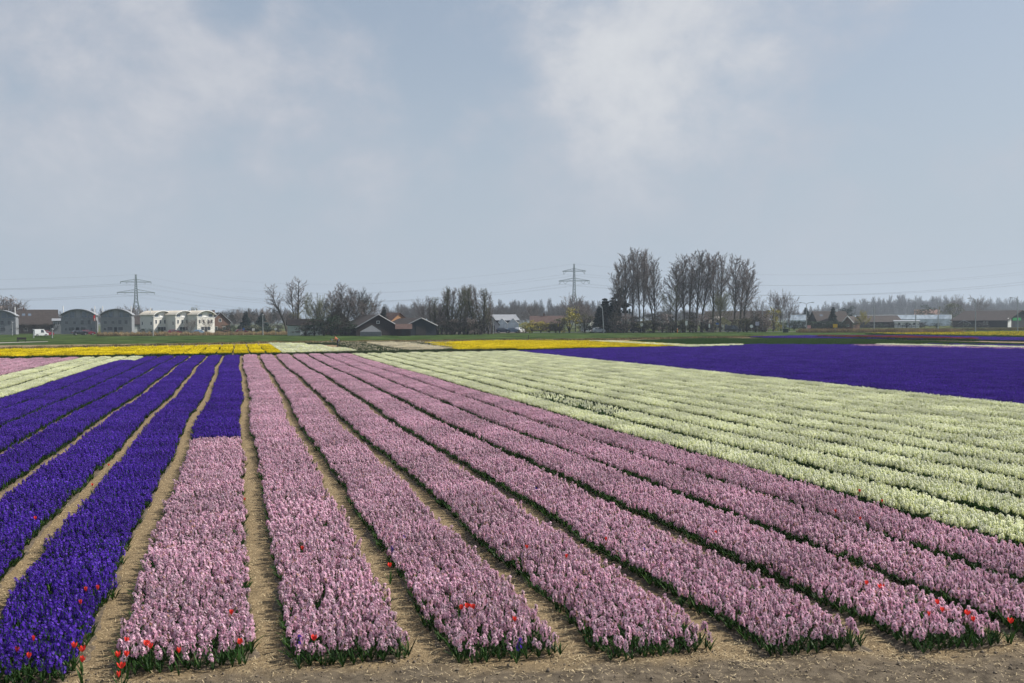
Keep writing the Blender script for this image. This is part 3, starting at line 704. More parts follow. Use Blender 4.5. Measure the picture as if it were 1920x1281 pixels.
# ------------------------------------------------------------------ trees
BARK = M('bark', (.055, .048, .040), var=.3, scale=2, rand=.2)
TWIG = M('bare_twigs', (.175, .145, .132), var=.25, scale=.6, rand=.25)
TWIG_G = M('budding_twigs', (.115, .115, .060), var=.3, scale=.6, rand=.25)
TWIG_Y = M('willow_twigs', (.36, .31, .05), var=.3, scale=.6, rand=.25)
TWIG_D = M('thicket_twigs', (.040, .036, .028), var=.35, scale=.6, rand=.3)
NEEDLE = M('conifer_needles', (.010, .026, .020), var=.4, scale=1.2, rand=.2)
EVERG = M('evergreen_leaves', (.022, .040, .018), var=.4, scale=1.2, rand=.25)
def gen_tree(seed, kind, ribbon=.045):
    """unit-ish tree 20 m tall: trunk and limbs mesh, twig mesh"""
    g = random.Random(seed); T = MB(); C = MB(); H = 20.0
    def rv(s=1.0): return Vector((g.gauss(0, s), g.gauss(0, s), g.gauss(0, s)))
    def line(p, d, L, n, wobble, trop):
        pts = [p.copy()]; d = d.normalized()
        for i in range(n):
            d = (d+rv(wobble)+Vector((0, 0, trop))).normalized(); pts.append(pts[-1]+d*(L/n))
        return pts
    def rib(pts, w):
        for i in range(len(pts)-1):
            a, b = pts[i], pts[i+1]; s = (b-a).cross(rv()); 
            if s.length < 1e-6: continue
            s = s.normalized()*w; e = .55 if i == len(pts)-2 else .8
            C.add([a-s, a+s, b+s*e, b-s*e], [(0, 1, 2, 3)])
    def dirfrom(d, ang):
        a = d.cross(rv()).normalized(); return (d*math.cos(ang)+a*math.sin(ang)).normalized()
    P = dict(
        tall=dict(bole=.26, limbs=40, ang=(.30, .80), llen=(.34, .13), nb=8, nt=11, trop=.10, tt=.08, lt=1.0),
        slim=dict(bole=.34, limbs=26, ang=(.4, .85), llen=(.28, .11), nb=6, nt=6, trop=.06, tt=.05, lt=1.0),
        poplar=dict(bole=.05, limbs=36, ang=(.14, .36), llen=(.34, .14), nb=6, nt=6, trop=.10, tt=.12, lt=1.0),
        round=dict(bole=.16, limbs=20, ang=(.45, 1.15), llen=(.52, .36), nb=10, nt=10, trop=.05, tt=.02, lt=.62),
        bushy=dict(bole=.03, limbs=30, ang=(.25, 1.15), llen=(.62, .36), nb=11, nt=11, trop=.06, tt=.05, lt=.55))[kind]
    tr = line(Vector((0, 0, 0)), Vector((g.gauss(0, .04), g.gauss(0, .04), 1)), H*P['lt']*.96, 9, .035, .05)
    r_b = .30 if kind != 'bushy' else .16
    T.tube(tr, [r_b*(1-.88*(i/9)) for i in range(10)], 6)
    for k in range(P['limbs']):
        t = P['bole']+(1-P['bole'])*((k+g.random())/P['limbs'])**(.9); t = min(t, .98)
        i = min(int(t*9), 8); p = tr[i].lerp(tr[i+1], t*9-i); dtr = (tr[i+1]-tr[i]).normalized()
        fr = (t-P['bole'])/(1-P['bole'])
        L = H*(P['llen'][0]*(1-fr)+P['llen'][1]*fr)*g.uniform(.75, 1.15)
        if fr < .12 and kind in ('tall', 'slim'): L *= .7
        az = k*2.4+g.gauss(0, .4); ang = g.uniform(*P['ang'])
        d = (dtr*math.cos(ang)+Vector((math.cos(az), math.sin(az), 0))*math.sin(ang))
        lb = line(p, d, L, 5, .09, P['trop'])
        rb = max(.035, r_b*.42*(1-.75*fr)); T.tube(lb, [rb*(1-.85*j/5) for j in range(6)], 4, cap=False)
        for b in range(P['nb']):
            tb = .2+.8*(b+g.random())/P['nb']; j = min(int(tb*5), 4); pb = lb[j].lerp(lb[j+1], min(1, tb*5-j)); db = (lb[j+1]-lb[j]).normalized()
            Lb = L*g.uniform(.24, .42)*(1.15-.45*tb); br = line(pb, dirfrom(db, g.uniform(.3, .75)), Lb, 3, .12, P['tt'])
            rib(br, ribbon*1.1)
            for q in range(P['nt']):
                tq = .15+.85*(q+g.random())/P['nt']; jj = min(int(tq*3), 2); pq = br[jj].lerp(br[jj+1], min(1, tq*3-jj)); dq = (br[jj+1]-br[jj]).normalized()
                tw = line(pq, dirfrom(dq, g.uniform(.25, .8)), Lb*g.uniform(.3, .6), 2, .15, P['tt']); rib(tw, ribbon*.75)
    return T, C
def gen_leafy(seed, kind):
    """shrub or conifer: small leaf faces through an uneven volume (about 6 m tall)"""
    g = random.Random(seed); T = MB(); C = MB(); H = 6.0
    T.tube([(0, 0, 0), (.05, 0, H*.5), (0, 0, H*.9)], [.14, .08, .02], 5)
    blobs = []
    if kind == 'conifer':
        z = .08
        while z < .98:
            rr = (1-z)*1.75+.12
            for k in range(7):
                a = g.random()*6.28; e = g.uniform(.5, 1.1); blobs.append((Vector((math.cos(a)*rr*e*.75, math.sin(a)*rr*e*.75, H*z-.1*rr)), .42*(1.05-z)+.12))
            z += .075
    elif kind == 'pine':
        for k in range(26):
            z = g.uniform(.45, 1); a = g.random()*6.28; rr = g.uniform(.2, 1.5)*(1.25-z); blobs.append((Vector((math.cos(a)*rr, math.sin(a)*rr, H*z)), g.uniform(.3, .5)))
        T.tube([(0, 0, 0), (.2, 0, H*.9)], [.16, .05], 5)
    else:
        for k in range(34):
            a = g.random()*6.28; z = g.random()**.8; rr = 2.3*math.sqrt(max(0, 1-(z-.35)**2*1.7))*g.uniform(.1, 1); blobs.append((Vector((math.cos(a)*rr, math.sin(a)*rr, H*(.06+.9*z))), g.uniform(.4, .9)))
        for k in range(7):
            a = g.random()*6.28; T.tube([(0, 0, .1), (math.cos(a)*.7, math.sin(a)*.7, H*.45), (math.cos(a)*1.3, math.sin(a)*1.3, H*.85)], [.06, .04, .012], 4, cap=False)
    for c, r in blobs:
        for _ in range(46):
            d = Vector((g.gauss(0, 1), g.gauss(0, 1), g.gauss(0, 1))).normalized()*r*g.random()**.45; p = c+d
            if p.z < .05: continue
            u = Vector((g.gauss(0, 1), g.gauss(0, 1), g.gauss(0, 1))).normalized()*g.uniform(.07, .17); w = u.cross(Vector((g.gauss(0, 1), g.gauss(0, 1), g.gauss(0, 1)))).normalized()*g.uniform(.05, .10)
            C.add([p-u, p+w, p+u, p-w], [(0, 1, 2, 3)])
    return T, C
TREES = {}
def tree_proto(kind, n, ribbon=.039):
    return [(T.mesh(kind+'_trunk', BARK), C) for T, C in (gen_tree(900+10*k+len(kind), kind, ribbon) for k in range(n))]
for kind, n in (('tall', 5), ('slim', 3), ('poplar', 4), ('round', 4), ('bushy', 4)): TREES[kind] = tree_proto(kind, n, .029 if kind == 'tall' else .036)
for kind, n in (('conifer', 2), ('pine', 1), ('shrub', 3)):
    TREES[kind] = [(T.mesh(kind+'_trunk', BARK), C) for T, C in (gen_leafy(800+k+len(kind), kind) for k in range(n))]
CROWNS = {}
def crown_mesh(kind, k, mat):
    key = (kind, k, mat.name)
    if key not in CROWNS: CROWNS[key] = TREES[kind][k][1].mesh(kind+'_crown', mat)
    return CROWNS[key]
UNIT, WIDTH, CENTRE = {}, {}, {}
for kd, lst in TREES.items():
    for k, (tm, C) in enumerate(lst):
        v = np.array(C.v); UNIT[kd, k] = np.percentile(v[:, 2], 99.7)
        rr = np.hypot(v[:, 0]-v[:, 0].mean(), v[:, 1]-v[:, 1].mean()); WIDTH[kd, k] = 2*np.percentile(rr, 93)*.88; CENTRE[kd, k] = (v[:, 0].mean(), v[:, 1].mean())
def tree(kind, px, ytop, D, wpx, label, group=None, mat=TWIG, k=None, name=None, lean=(0, 0)):
    n = len(TREES[kind]); k = rnd.randrange(n) if k is None else k % n
    p = at(px, D); h = height(px, ytop, D); sz = h/UNIT[kind, k]; sx = wpx*D/FPX/WIDTH[kind, k]
    root = thing(name or {'conifer': 'conifer_tree', 'pine': 'pine_tree', 'shrub': 'shrub', 'poplar': 'poplar_tree'}.get(kind, 'bare_tree'), label,
                 'shrub' if kind == 'shrub' or name == 'shrub' else 'tree', (p.x, p.y, -.05), rnd.uniform(0, 6.28), group)
    root.scale = (sx, sx, sz)
    off = Matrix.Rotation(root.rotation_euler[2], 3, 'Z') @ Vector((*CENTRE[kind, k], 0))*sx*.6; root.location -= off
    if lean != (0, 0): root.rotation_euler = (lean[0], lean[1], 0)
    link('trunk', TREES[kind][k][0], root); link('crown', crown_mesh(kind, k, mat), root)
    return root

# far left
tree('shrub', 12, 557, 430, 62, 'large dense brown dome shaped tree behind the leftmost curved-roof house', mat=TWIG, k=0, name='dense_tree')['category'] = 'tree'
tree('bushy', 20, 556, 428, 52, 'bare brown crown in front of the dome shaped tree at left', mat=TWIG, k=2)
tree('bushy', -18, 562, 425, 50, 'dense brown tree cut by the left frame edge', mat=TWIG_D, k=1)
for i, (px, yt, w) in enumerate([(172, 577, 16), (225, 575, 22), (246, 570, 26), (262, 575, 24), (281, 576, 18)]):
    tree('round', px, yt, 395, w*1.3, ['small bare tree between the two grey curved-roof houses', 'bare tree left of the left pylon foot', 'bare tree standing before the left pylon foot', 'bare tree just right of the left pylon foot', 'bare tree touching the white terrace roof'][i], 'bare trees by the left pylon', k=i)
tree('shrub', 361, 575.5, 400, 34, 'olive rounded crown rising behind the white terrace', mat=TWIG_G)
hedge_row = [(412, 584), (425, 580), (440, 577), (452, 578), (466, 578), (478, 580), (495, 577), (508, 575), (520, 578), (535, 582), (547, 585)]
for i, (px, yt) in enumerate(hedge_row):
    tree('round' if i % 2 else 'bushy', px, yt, 370+10*(i % 3), 30, 'bare tree, %s in the low line right of the white terrace' % ORD[i], 'bare trees right of the white terrace', mat=TWIG_D if i % 3 else TWIG, k=i)
tree('conifer', 461, 584, 350, 22, 'dark evergreen in the low trees right of the white terrace, left one', mat=NEEDLE)
tree('conifer', 492, 586, 350, 24, 'dark evergreen in the low trees right of the white terrace, right one', mat=NEEDLE)
for i, px in enumerate([410, 430, 452, 474, 500, 522]):
    tree('shrub', px, 612-3*(i % 2), 318, 34, 'brown green roadside shrub, %s right of the white terrace' % ORD[i], 'roadside shrubs right of the terrace', mat=[TWIG_G, EVERG, TWIG_D][i % 3], name='shrub')
# three slim trees and the dense group by the farm
tree('slim', 536, 529, 285, 34, 'leaning slim bare tree, leftmost of three beside the pale shed', k=0, lean=(.02, -.13))
tree('slim', 550, 529, 283, 30, 'slim bare tree, middle of three beside the pale shed', k=1, lean=(0, -.05))
tree('slim', 559, 518, 281, 46, 'tallest slim bare tree with broad crown beside the pale shed', k=2)
for i, (kd, px, yt, w, mt) in enumerate([('bushy', 588, 549, 62, TWIG_G), ('bushy', 606, 560, 50, TWIG_D), ('tall', 622, 545, 34, TWIG), ('tall', 637, 530, 30, TWIG), ('bushy', 640, 560, 50, TWIG_D),
                                       ('tall', 653, 540, 28, TWIG), ('bushy', 668, 541, 50, TWIG_D), ('bushy', 684, 552, 50, TWIG_G), ('round', 695, 549, 62, TWIG), ('conifer', 720, 576, 22, NEEDLE)]):
    tree(kd, px, yt, 258+4*(i % 4), w, ['dense greenish bare tree at the left of the farmyard grove', 'dark dense tree second in the farmyard grove', 'pale bare tree third in the farmyard grove',
         'tallest pale bare tree in the farmyard grove', 'dark thicket tree below the tallest in the farmyard grove', 'bare upright tree right of the tallest in the farmyard grove', 'dense dark round tree in the farmyard grove',
         'greenish dense tree left of the farm roof', 'spreading bare tree over the brown farm roof', 'dark conifer behind the brown farm roof'][i], 'farmyard grove', mat=mt, k=i)
for i, px in enumerate([572, 590, 606, 622, 640, 655]):
    tree('shrub', px, (604, 594, 598, 590, 596, 602)[i], 246, 40, 'dark undergrowth shrub, %s below the farmyard grove' % ORD[i], 'undergrowth below the farmyard grove', mat=[TWIG_D, EVERG][i % 2], name='shrub')
tree('round', 795, 556, 262, 36, 'bare tree left of the poplar row behind the dark barn', k=2)
tree('poplar', 806, 555, 262, 20, 'small bare poplar beside the dark barn roof', k=1)
pops = [(818, 557), (826, 541), (834, 540), (842, 536), (849, 540), (856, 541), (864, 537), (871, 533), (878, 534), (885, 534), (890, 540), (898, 536), (906, 540), (912, 543), (920, 547)]
for i, (px, yt) in enumerate(pops):
    tree('poplar', px, yt, 256+3*(i % 3), 25 if i != 14 else 13, 'bare upright poplar, %s from the left in the close row' % ORD[i], 'close row of poplars', k=i, mat=TWIG if i % 3 else TWIG_G)
for i, px in enumerate([822, 838, 853, 868, 884, 900]):
    tree('shrub', px, 592+3*(i % 3), 254, 34, 'brown thicket, %s at the foot of the poplar row' % ORD[i], 'thicket below the poplar row', mat=TWIG_D if i % 2 else TWIG, name='shrub', k=i)
# centre
tree('round', 995, 567, 380, 30, 'brown bare tree behind the low bungalow', k=1)
for i, (px, yt, w) in enumerate([(986, 604, 22), (998, 600, 30), (1014, 602, 30), (1030, 606, 22), (1042, 604, 20)]):
    tree('shrub', px, yt, 283, w, 'yellow green willow bush, %s in the row before the bungalow' % ORD[i], 'willow bushes before the bungalow', mat=TWIG_Y if i < 3 else TWIG_G, name='shrub')
tree('shrub', 1068, 576, 284, 46, 'tall yellow green willow bush below the right pylon', mat=TWIG_Y, name='shrub', k=0)
tree('shrub', 1097, 588, 284, 40, 'dull green willow bush right of the tall yellow one', mat=TWIG_G, name='shrub', k=1)
tree('shrub', 1050, 596, 282, 36, 'olive bush left of the tall yellow willow', mat=TWIG_G, name='shrub', k=2)
tree('round', 1078, 549, 300, 46, 'bare tree directly below the right pylon', k=3, mat=TWIG)
tree('bushy', 1096, 566, 300, 36, 'bare tree right of the pylon foot', k=1, mat=TWIG)
for i, (kd, px, yt, w) in enumerate([('conifer', 1136, 560, 42), ('conifer', 1150, 558, 36), ('pine', 1163, 541, 34), ('conifer', 1124, 574, 26)]):
    tree(kd, px, yt, 282, w, ['dark conifer behind the leaning lamp post', 'dark conifer right of the leaning lamp post', 'ragged dark pine top before the tall poplars', 'small dark conifer left of the leaning lamp post'][i], 'dark conifers by the road', mat=NEEDLE, k=i)
t1 = [(1158, 492, 36), (1174, 474, 40), (1187, 465, 36), (1197, 467, 30), (1208, 466, 32), (1217, 470, 32), (1227, 482, 30)]
for i, (px, yt, w) in enumerate(t1):
    tree('tall', px, yt, 276+3*(i % 3), w*.92, 'tall bare tree, %s from the left in the left high group' % ORD[i], 'left group of tall bare trees', k=i)
t2 = [(1268, 492, 42), (1282, 476, 40), (1296, 472, 42), (1309, 470, 40), (1322, 476, 34), (1336, 472, 38), (1352, 474, 36), (1378, 477, 36), (1392, 486, 40), (1400, 505, 36)]
for i, (px, yt, w) in enumerate(t2):
    tree('tall', px, yt, 280+3*(i % 3), w*.95, 'tall bare tree, %s from the left in the right high group' % ORD[i], 'right group of tall bare trees', k=i+1)
tree('round', 1256, 534, 275, 48, 'mid height greenish bare tree between the two high groups', mat=TWIG_G, k=0)
tree('bushy', 1352, 545, 274, 46, 'low forked greenish tree beneath the right high group', mat=TWIG_G, k=2)
for i, px in enumerate([1152, 1170, 1190, 1208, 1226, 1243, 1262, 1280, 1298, 1316, 1338, 1400, 1416, 1434]):
    tree('shrub', px, 584+4*(i % 4), 270, 40, 'brown understorey thicket, %s from the left under the high trees' % ORD[i], 'understorey under the high trees', mat=[TWIG_D, TWIG, TWIG_D, TWIG_G][i % 4], name='shrub', k=i)
for i, px in enumerate([1146, 1176, 1206, 1236, 1266, 1296, 1326, 1400, 1430]):
    tree('shrub', px, 601-2*(i % 2), 302, 46, 'dark hedge bush, %s in the line behind the high trees' % ORD[i], 'hedge line behind the high trees', mat=TWIG_D, name='shrub', k=i)
for i, px in enumerate([815, 838, 862, 886, 908]):
    tree('shrub', px, 598-2*(i % 2), 272, 40, 'dark hedge bush, %s in the line behind the poplar row' % ORD[i], 'hedge line behind the poplars', mat=TWIG_D, name='shrub', k=i)
tree('round', 1420, 556, 285, 36, 'reddish bare tree right of the high group', k=1)
for i, (px, yt, w) in enumerate([(1450, 546, 36), (1464, 543, 34), (1480, 551, 34)]):
    tree('round', px, yt, 288, w, 'bare roadside tree, %s of three right of the high groups' % ORD[i], 'roadside trees on the right', k=i+1)
tree('shrub', 1450, 575, 283, 26, 'orange brown budding bush under the roadside trees', mat=TWIG_Y, name='shrub')
for i, px in enumerate([1452, 1470, 1490, 1506, 1522, 1538, 1554, 1570, 1586]):
    tree('shrub', px, 601+(i % 2), 330, 34, 'dark clipped hedge bush, %s along the farmhouse garden' % ORD[i], 'hedge before the farmhouse', mat=EVERG, name='shrub')
tree('conifer', 1511, 577, 420, 22, 'dark conifer left of the brown farmhouse', mat=NEEDLE, k=0)
tree('conifer', 1562, 576, 345, 18, 'dark conifer in front of the brown farmhouse roof', mat=NEEDLE, k=1)
tree('shrub', 1588, 574, 420, 44, 'dark evergreen clump behind the brown farmhouse', mat=NEEDLE, k=1)
tree('bushy', 1618, 581, 340, 26, 'pale pollard willow between farmhouse and low barn', mat=TWIG_Y, k=0)
tree('shrub', 1738, 571, 480, 40, 'green bush behind the greenhouse near the pink roof', mat=EVERG, k=0)
tree('shrub', 1783, 568, 470, 40, 'green brown bush left of the big dark barn', mat=TWIG_G, k=2)
tree('bushy', 1795, 553, 640, 36, 'pale round far tree above the big dark barn roof', k=0)
tree('bushy', 1836, 554, 640, 40, 'pale double crowned far tree above the dark barn', k=1)
for i, px in enumerate([1630, 1650, 1672, 1700, 1728, 1756, 1790, 1812, 1840]):
    tree('shrub', px, 604+(i % 2), 372, 24, 'low brown bush, %s along the greenhouse front' % ORD[i], 'bushes along the greenhouses', mat=[TWIG_D, EVERG][i % 2], name='shrub')
for i, px in enumerate([268, 282, 300, 410]):
    tree('shrub', px, 616, 296, 14, 'garden shrub, %s from the left in front of the white terrace' % ORD[i], 'garden shrubs at the terrace', mat=EVERG, name='shrub')
tree('round', 358, 596, 288, 24, 'small bare garden tree before the middle white terrace house', k=0)
tree('round', 388, 594, 288, 26, 'small bare garden tree before the right white terrace house', k=2)
for i, px in enumerate([46, 62, 80, 96]):
    tree('bushy', px, 605, 318, 22, 'brown garden bush, %s in front of the long brown roof' % ORD[i], 'garden bushes at the long brown house', mat=TWIG_D, name='shrub', k=i)

# far woods that read as one mass
TWIG_F = M('far_twigs', (.12, .105, .10), var=.2, scale=.1)
KW = make_kit('far_tree', [crown_mesh(kd, k, TWIG_F) for kd in ('round', 'tall', 'bushy') for k in range(3)])
def far_wood(name, label, spots):
    pts, rots, scl = [], [], []
    for x0, x1, y0, y1, D, n in spots:
        for i in range(n):
            px = rnd.uniform(x0, x1); d = D*rnd.uniform(.95, 1.12); yt = y0+(y1-y0)*(px-x0)/(x1-x0)+rnd.uniform(-2, 5)
            p = at(px, d); h = height(px, yt, d); s = h/18
            pts.append((p.x, p.y, 0)); rots.append((0, 0, rnd.uniform(0, 6.28))); scl.append((s*rnd.uniform(.6, 1.0), s*rnd.uniform(.6, 1.0), s))
    return tag(scatter(name, KW, pts, rots, scl), label, 'wood', kind='stuff')
far_wood('far_wood', 'hazy blue far wood behind the greenhouses on the right', [(1490, 1560, 584, 574, 1150, 30), (1550, 1700, 572, 561, 1150, 85), (1690, 1800, 561, 564, 1150, 65), (1790, 1940, 570, 562, 1200, 75), (1480, 1940, 582, 578, 1000, 150)])
far_wood('far_wood', 'hazy far wood between the farm roofs and the poplar row', [(715, 830, 574, 572, 620, 46), (715, 800, 582, 580, 560, 30)])
far_wood('far_wood', 'hazy far wood behind the willow bushes at centre', [(915, 1010, 572, 570, 560, 46), (1000, 1150, 570, 566, 640, 60), (915, 1130, 580, 582, 540, 60)])
far_wood('far_wood', 'distant low trees showing between the houses on the left', [(-20, 130, 590, 588, 620, 46), (150, 300, 586, 584, 560, 40), (380, 560, 586, 584, 540, 60)])
far_wood('far_wood', 'distant trees glimpsed through the high tree trunks', [(1140, 1500, 582, 582, 620, 130)])

# reeds and rough grass
def reed_bed(name, label, strips, mat, h=1.3, dens=1.0):
    g = np.random.default_rng(len(label)); V = []; F = []; k = 0
    for (a, b, n) in strips:
        for _ in range(int(n*dens)):
            t = g.random(); s = g.uniform(-1, 1); p = Vector((a[0]+(b[0]-a[0])*t, a[1]+(b[1]-a[1])*t+s*2.2, 0)); hh = h*g.uniform(.55, 1.1)*(.6+.4*math.sin(t*40+g.random())**2)
            az = g.random()*6.28; w = .05; dx, dy = math.cos(az)*w, math.sin(az)*w; lx, ly = g.normal(0, .15, 2)
            V += [(p.x-dx, p.y-dy, -.1), (p.x+dx, p.y+dy, -.1), (p.x+lx, p.y+ly, hh)]; F.append((k, k+1, k+2)); k += 3
    return tag(link(name, npmesh(name, V, F, [mat])), label, 'reeds', kind='stuff')
REED = M('dry_reeds', (.30, .22, .115), var=.3, scale=.4)
ROUGH = M('rough_grass', (.115, .105, .04), var=.4, scale=.3, col2=(.17, .13, .06))
reed_bed('reeds', 'pale dry reeds along the ditch before the curved-roof houses', [(g2(183, 268), g2(315, 266), 9000), (g2(300, 270), g2(560, 274), 9000)], REED, 1.2)
reed_bed('reeds', 'brown dry reeds by the road before the farmhouse on the right', [(g2(1500, 262), g2(1720, 248), 12000), (g2(1690, 245), g2(1800, 240), 3000)], REED, 1.2)
reed_bed('rough_grass', 'rough brown verge grass behind the flower fields', [(G(-40, 655.5), G(500, 643.2), 5000), (G(500, 643.2), G(1180, 637), 9000), (G(1180, 636.2), G(1450, 632), 5000)], ROUGH, .45)
reed_bed('rough_grass', 'green brown bank grass in front of the right greenhouses', [(g2(1690, 285), g2(1960, 285), 8000), (g2(1640, 300), g2(1960, 320), 6000)], ROUGH, .6)

# ------------------------------------------------------------------ buildings
GREYBRICK = M('grey_brick', (.20, .215, .235), var=.12, scale=2)
PALEBRICK = M('pale_brick', (.66, .64, .59), var=.08, scale=2)
BROWNTILE = M('brown_roof_tiles', (.046, .036, .033), var=.25, scale=1.5)
REDTILE = M('red_brown_roof_tiles', (.085, .052, .045), var=.25, scale=1.5)
PINKTILE = M('faded_roof_tiles', (.26, .16, .13), var=.2, scale=1.5)
ZINC = M('zinc_roof', (.24, .25, .27), rough=.5, var=.1, scale=1, spec=.5)
CREAMROOF = M('pale_roof', (.62, .56, .46), rough=.6, var=.08, scale=1)
WHITEP = M('white_paint', (.74, .74, .72), rough=.5, var=.05, scale=2)
DARKWOOD = M('dark_boards', (.028, .026, .028), var=.3, scale=2, stretch=(8, 8, .4))
DARKBLUE = M('dark_blue_boards', (.018, .024, .034), var=.3, scale=2, stretch=(8, 8, .4))
BROWNBOARD = M('brown_boards', (.028, .020, .020), var=.3, scale=2, stretch=(8, 8, .4))
BRICK = M('red_brick', (.13, .075, .055), var=.2, scale=3)
OCHRE = M('ochre_wall', (.42, .23, .12), var=.1, scale=3)
PALEGREEN = M('pale_green_boards', (.36, .40, .37), var=.1, scale=3, stretch=(8, 8, .4))
GLASS = M('window_glass', (.045, .055, .07), rough=.12, var=.1, scale=1, spec=.8)
SKYGLASS = M('upper_glazing', (.10, .13, .17), rough=.15, var=.15, scale=1, spec=.8)
HOUSEGLASS = M('greenhouse_glass', (.42, .48, .53), rough=.22, var=.12, scale=.5, spec=.8, col2=(.55, .62, .68))
METAL = M('galvanised_steel', (.30, .32, .33), rough=.5, var=.1, scale=2, metal=.3)
PYL = M('pylon_steel', (.15, .19, .19), rough=.6, var=.1, scale=1)
REDP = M('red_paint', (.42, .03, .03), rough=.4, var=.1)
GREENP = M('green_sign', (.01, .25, .06), rough=.5, var=.1)
ORANGEP = M('orange_paint', (.55, .15, .03), rough=.5, var=.1)
YELLOWP = M('yellow_paint', (.70, .42, .03), rough=.5, var=.1)
BLUEP = M('blue_paint', (.05, .12, .35), rough=.4, var=.1)

def window(root, x, z, w, h, y=0.0, glass=None, frame=None, face_='y'):
    """frame standing 3 cm proud of the wall, pane set inside it; y is the wall plane, facing local -Y (or -X)"""
    f = MB(); t = .07
    for (a, b, c, d) in ((x-w/2, x+w/2, z+h-t, z+h), (x-w/2, x+w/2, z, z+t), (x-w/2, x-w/2+t, z+t, z+h-t), (x+w/2-t, x+w/2, z+t, z+h-t)):
        if face_ == 'y': f.box(a, b, y-.05, y+.02, c, d)
        else: f.box(y-.05, y+.02, a, b, c, d)
    o = f.build('window', frame or WHITEP, root); p = MB()
    if face_ == 'y': p.box(x-w/2+t, x+w/2-t, y-.025, y+.01, z+t, z+h-t)
    else: p.box(y-.025, y+.01, x-w/2+t, x+w/2-t, z+t, z+h-t)
    p.build('pane', glass or GLASS, o); return o

def arc(w, z0, rise, n=12, over=0.0):
    R_ = (w*w/4+rise*rise)/(2*rise); out = []
    a = math.asin(min(1, (w/2)/R_))
    for i in range(n+1):
        t = -a+2*a*i/n; out.append((R_*math.sin(t)*(1+over), z0+R_*math.cos(t)-(R_-rise)))
    return out
def vault_house(px, D, w, dp, wall_h, eave_h, rise, rz, label, wallm, roofm, frame, group, wins, side_wins=True, base=0.0, flue=(True, True), stair=False):
    p = at(px, D); root = thing('curved_roof_house', label, 'house', (p.x, p.y, base), rz, group)
    a = arc(w, eave_h, rise)
    MB().prism([(-w/2, -.1), (w/2, -.1), (w/2, wall_h), (-w/2, wall_h)], 0, dp).build('wall', wallm, root)
    MB().box(-w/2-.06, w/2+.06, -.08, .30, wall_h+.002, wall_h+.14).build('string_course', frame, root)
    # recessed glazed top storey below the vault
    inner = [(x*.97, z-.12) for x, z in a]
    MB().prism([(-w/2*.97, wall_h), (w/2*.97, wall_h)]+[(x, z) for x, z in reversed(inner)], .35, dp-.05).build('top_storey', wallm, root)
    # roof shell with overhang
    up_ = arc(w+.5, eave_h-.06, rise+.12, 14); lo_ = [(x, z-.16) for x, z in up_]
    rf = MB(); n = len(up_); y0, y1 = -.55, dp+.3
    vs_ = [(x, y0, z) for x, z in up_]+[(x, y0, z) for x, z in lo_]+[(x, y1, z) for x, z in up_]+[(x, y1, z) for x, z in lo_]
    fcs = []
    for i in range(n-1):
        fcs += [(i, i+1, 2*n+i+1, 2*n+i), (n+i+1, n+i, 3*n+i, 3*n+i+1), (i+1, i, n+i, n+i+1), (2*n+i, 2*n+i+1, 3*n+i+1, 3*n+i)]
    fcs += [(0, 2*n, 3*n, n), (n-1, 2*n-1, 4*n-1, 3*n-1)]
    rf.add(vs_, fcs); ro = rf.build('roof', roofm, root)
    fa = MB()
    for i in range(n-1):
        (xa, za), (xb, zb) = up_[i], up_[i+1]
        fa.add([(xa, y0-.05, za+.02), (xb, y0-.05, zb+.02), (xb, y0-.05, zb-.20), (xa, y0-.05, za-.20), (xa, y0+.02, za+.02), (xb, y0+.02, zb+.02), (xb, y0+.02, zb-.20), (xa, y0+.02, za-.20)],
               [(3, 2, 1, 0), (4, 5, 6, 7), (0, 1, 5, 4), (2, 3, 7, 6)])
    fa.build('fascia', frame, ro)
    # top storey windows follow the arch
    nwin = 5 if w > 8 else 3
    for i in range(nwin):
        cx = -w*.44+(i+.5)*w*.88/nwin; ww = w*.88/nwin*.84; xs_ = [q[0] for q in a]; zs_ = [q[1] for q in a]
        hh = min(np.interp(cx-ww/2, xs_, zs_), np.interp(cx+ww/2, xs_, zs_))-wall_h-.45
        if hh > .4: window(root, cx, wall_h+.2, ww, hh, .33, SKYGLASS if i != nwin//2 else frame, frame)
    for (x, z, ww, hh) in wins: window(root, x*w, z, ww, hh, 0, GLASS, frame)
    if side_wins:
        for i in range(2): window(root, 1.2+i*(dp-2.4), wall_h*.55, .8, 1.1, -w/2, GLASS, frame, 'x')
    d = MB(); d.box(-w*.02-.45, -w*.02+.45, -.04, .02, 0, 2.1); d.build('door', DARKBLUE, root)
    for sgn, on in zip((-1, 1), flue):
        if on: MB().tube([(sgn*(w/2-.4), dp*.3, wall_h*.8), (sgn*(w/2-.4), dp*.3, eave_h+rise+1.0)], .13, 8).build('flue', WHITEP, root)
    return root
def quadslab(mb, a, b, c, d, t):
    """thin slab with corners a,b,c,d thickened downward along its normal"""
    a, b, c, d = map(Vector, (a, b, c, d)); n = (b-a).cross(d-a).normalized()*t
    mb.add([a, b, c, d, a-n, b-n, c-n, d-n], [(0, 1, 2, 3), (7, 6, 5, 4), (0, 4, 5, 1), (1, 5, 6, 2), (2, 6, 7, 3), (3, 7, 4, 0)])
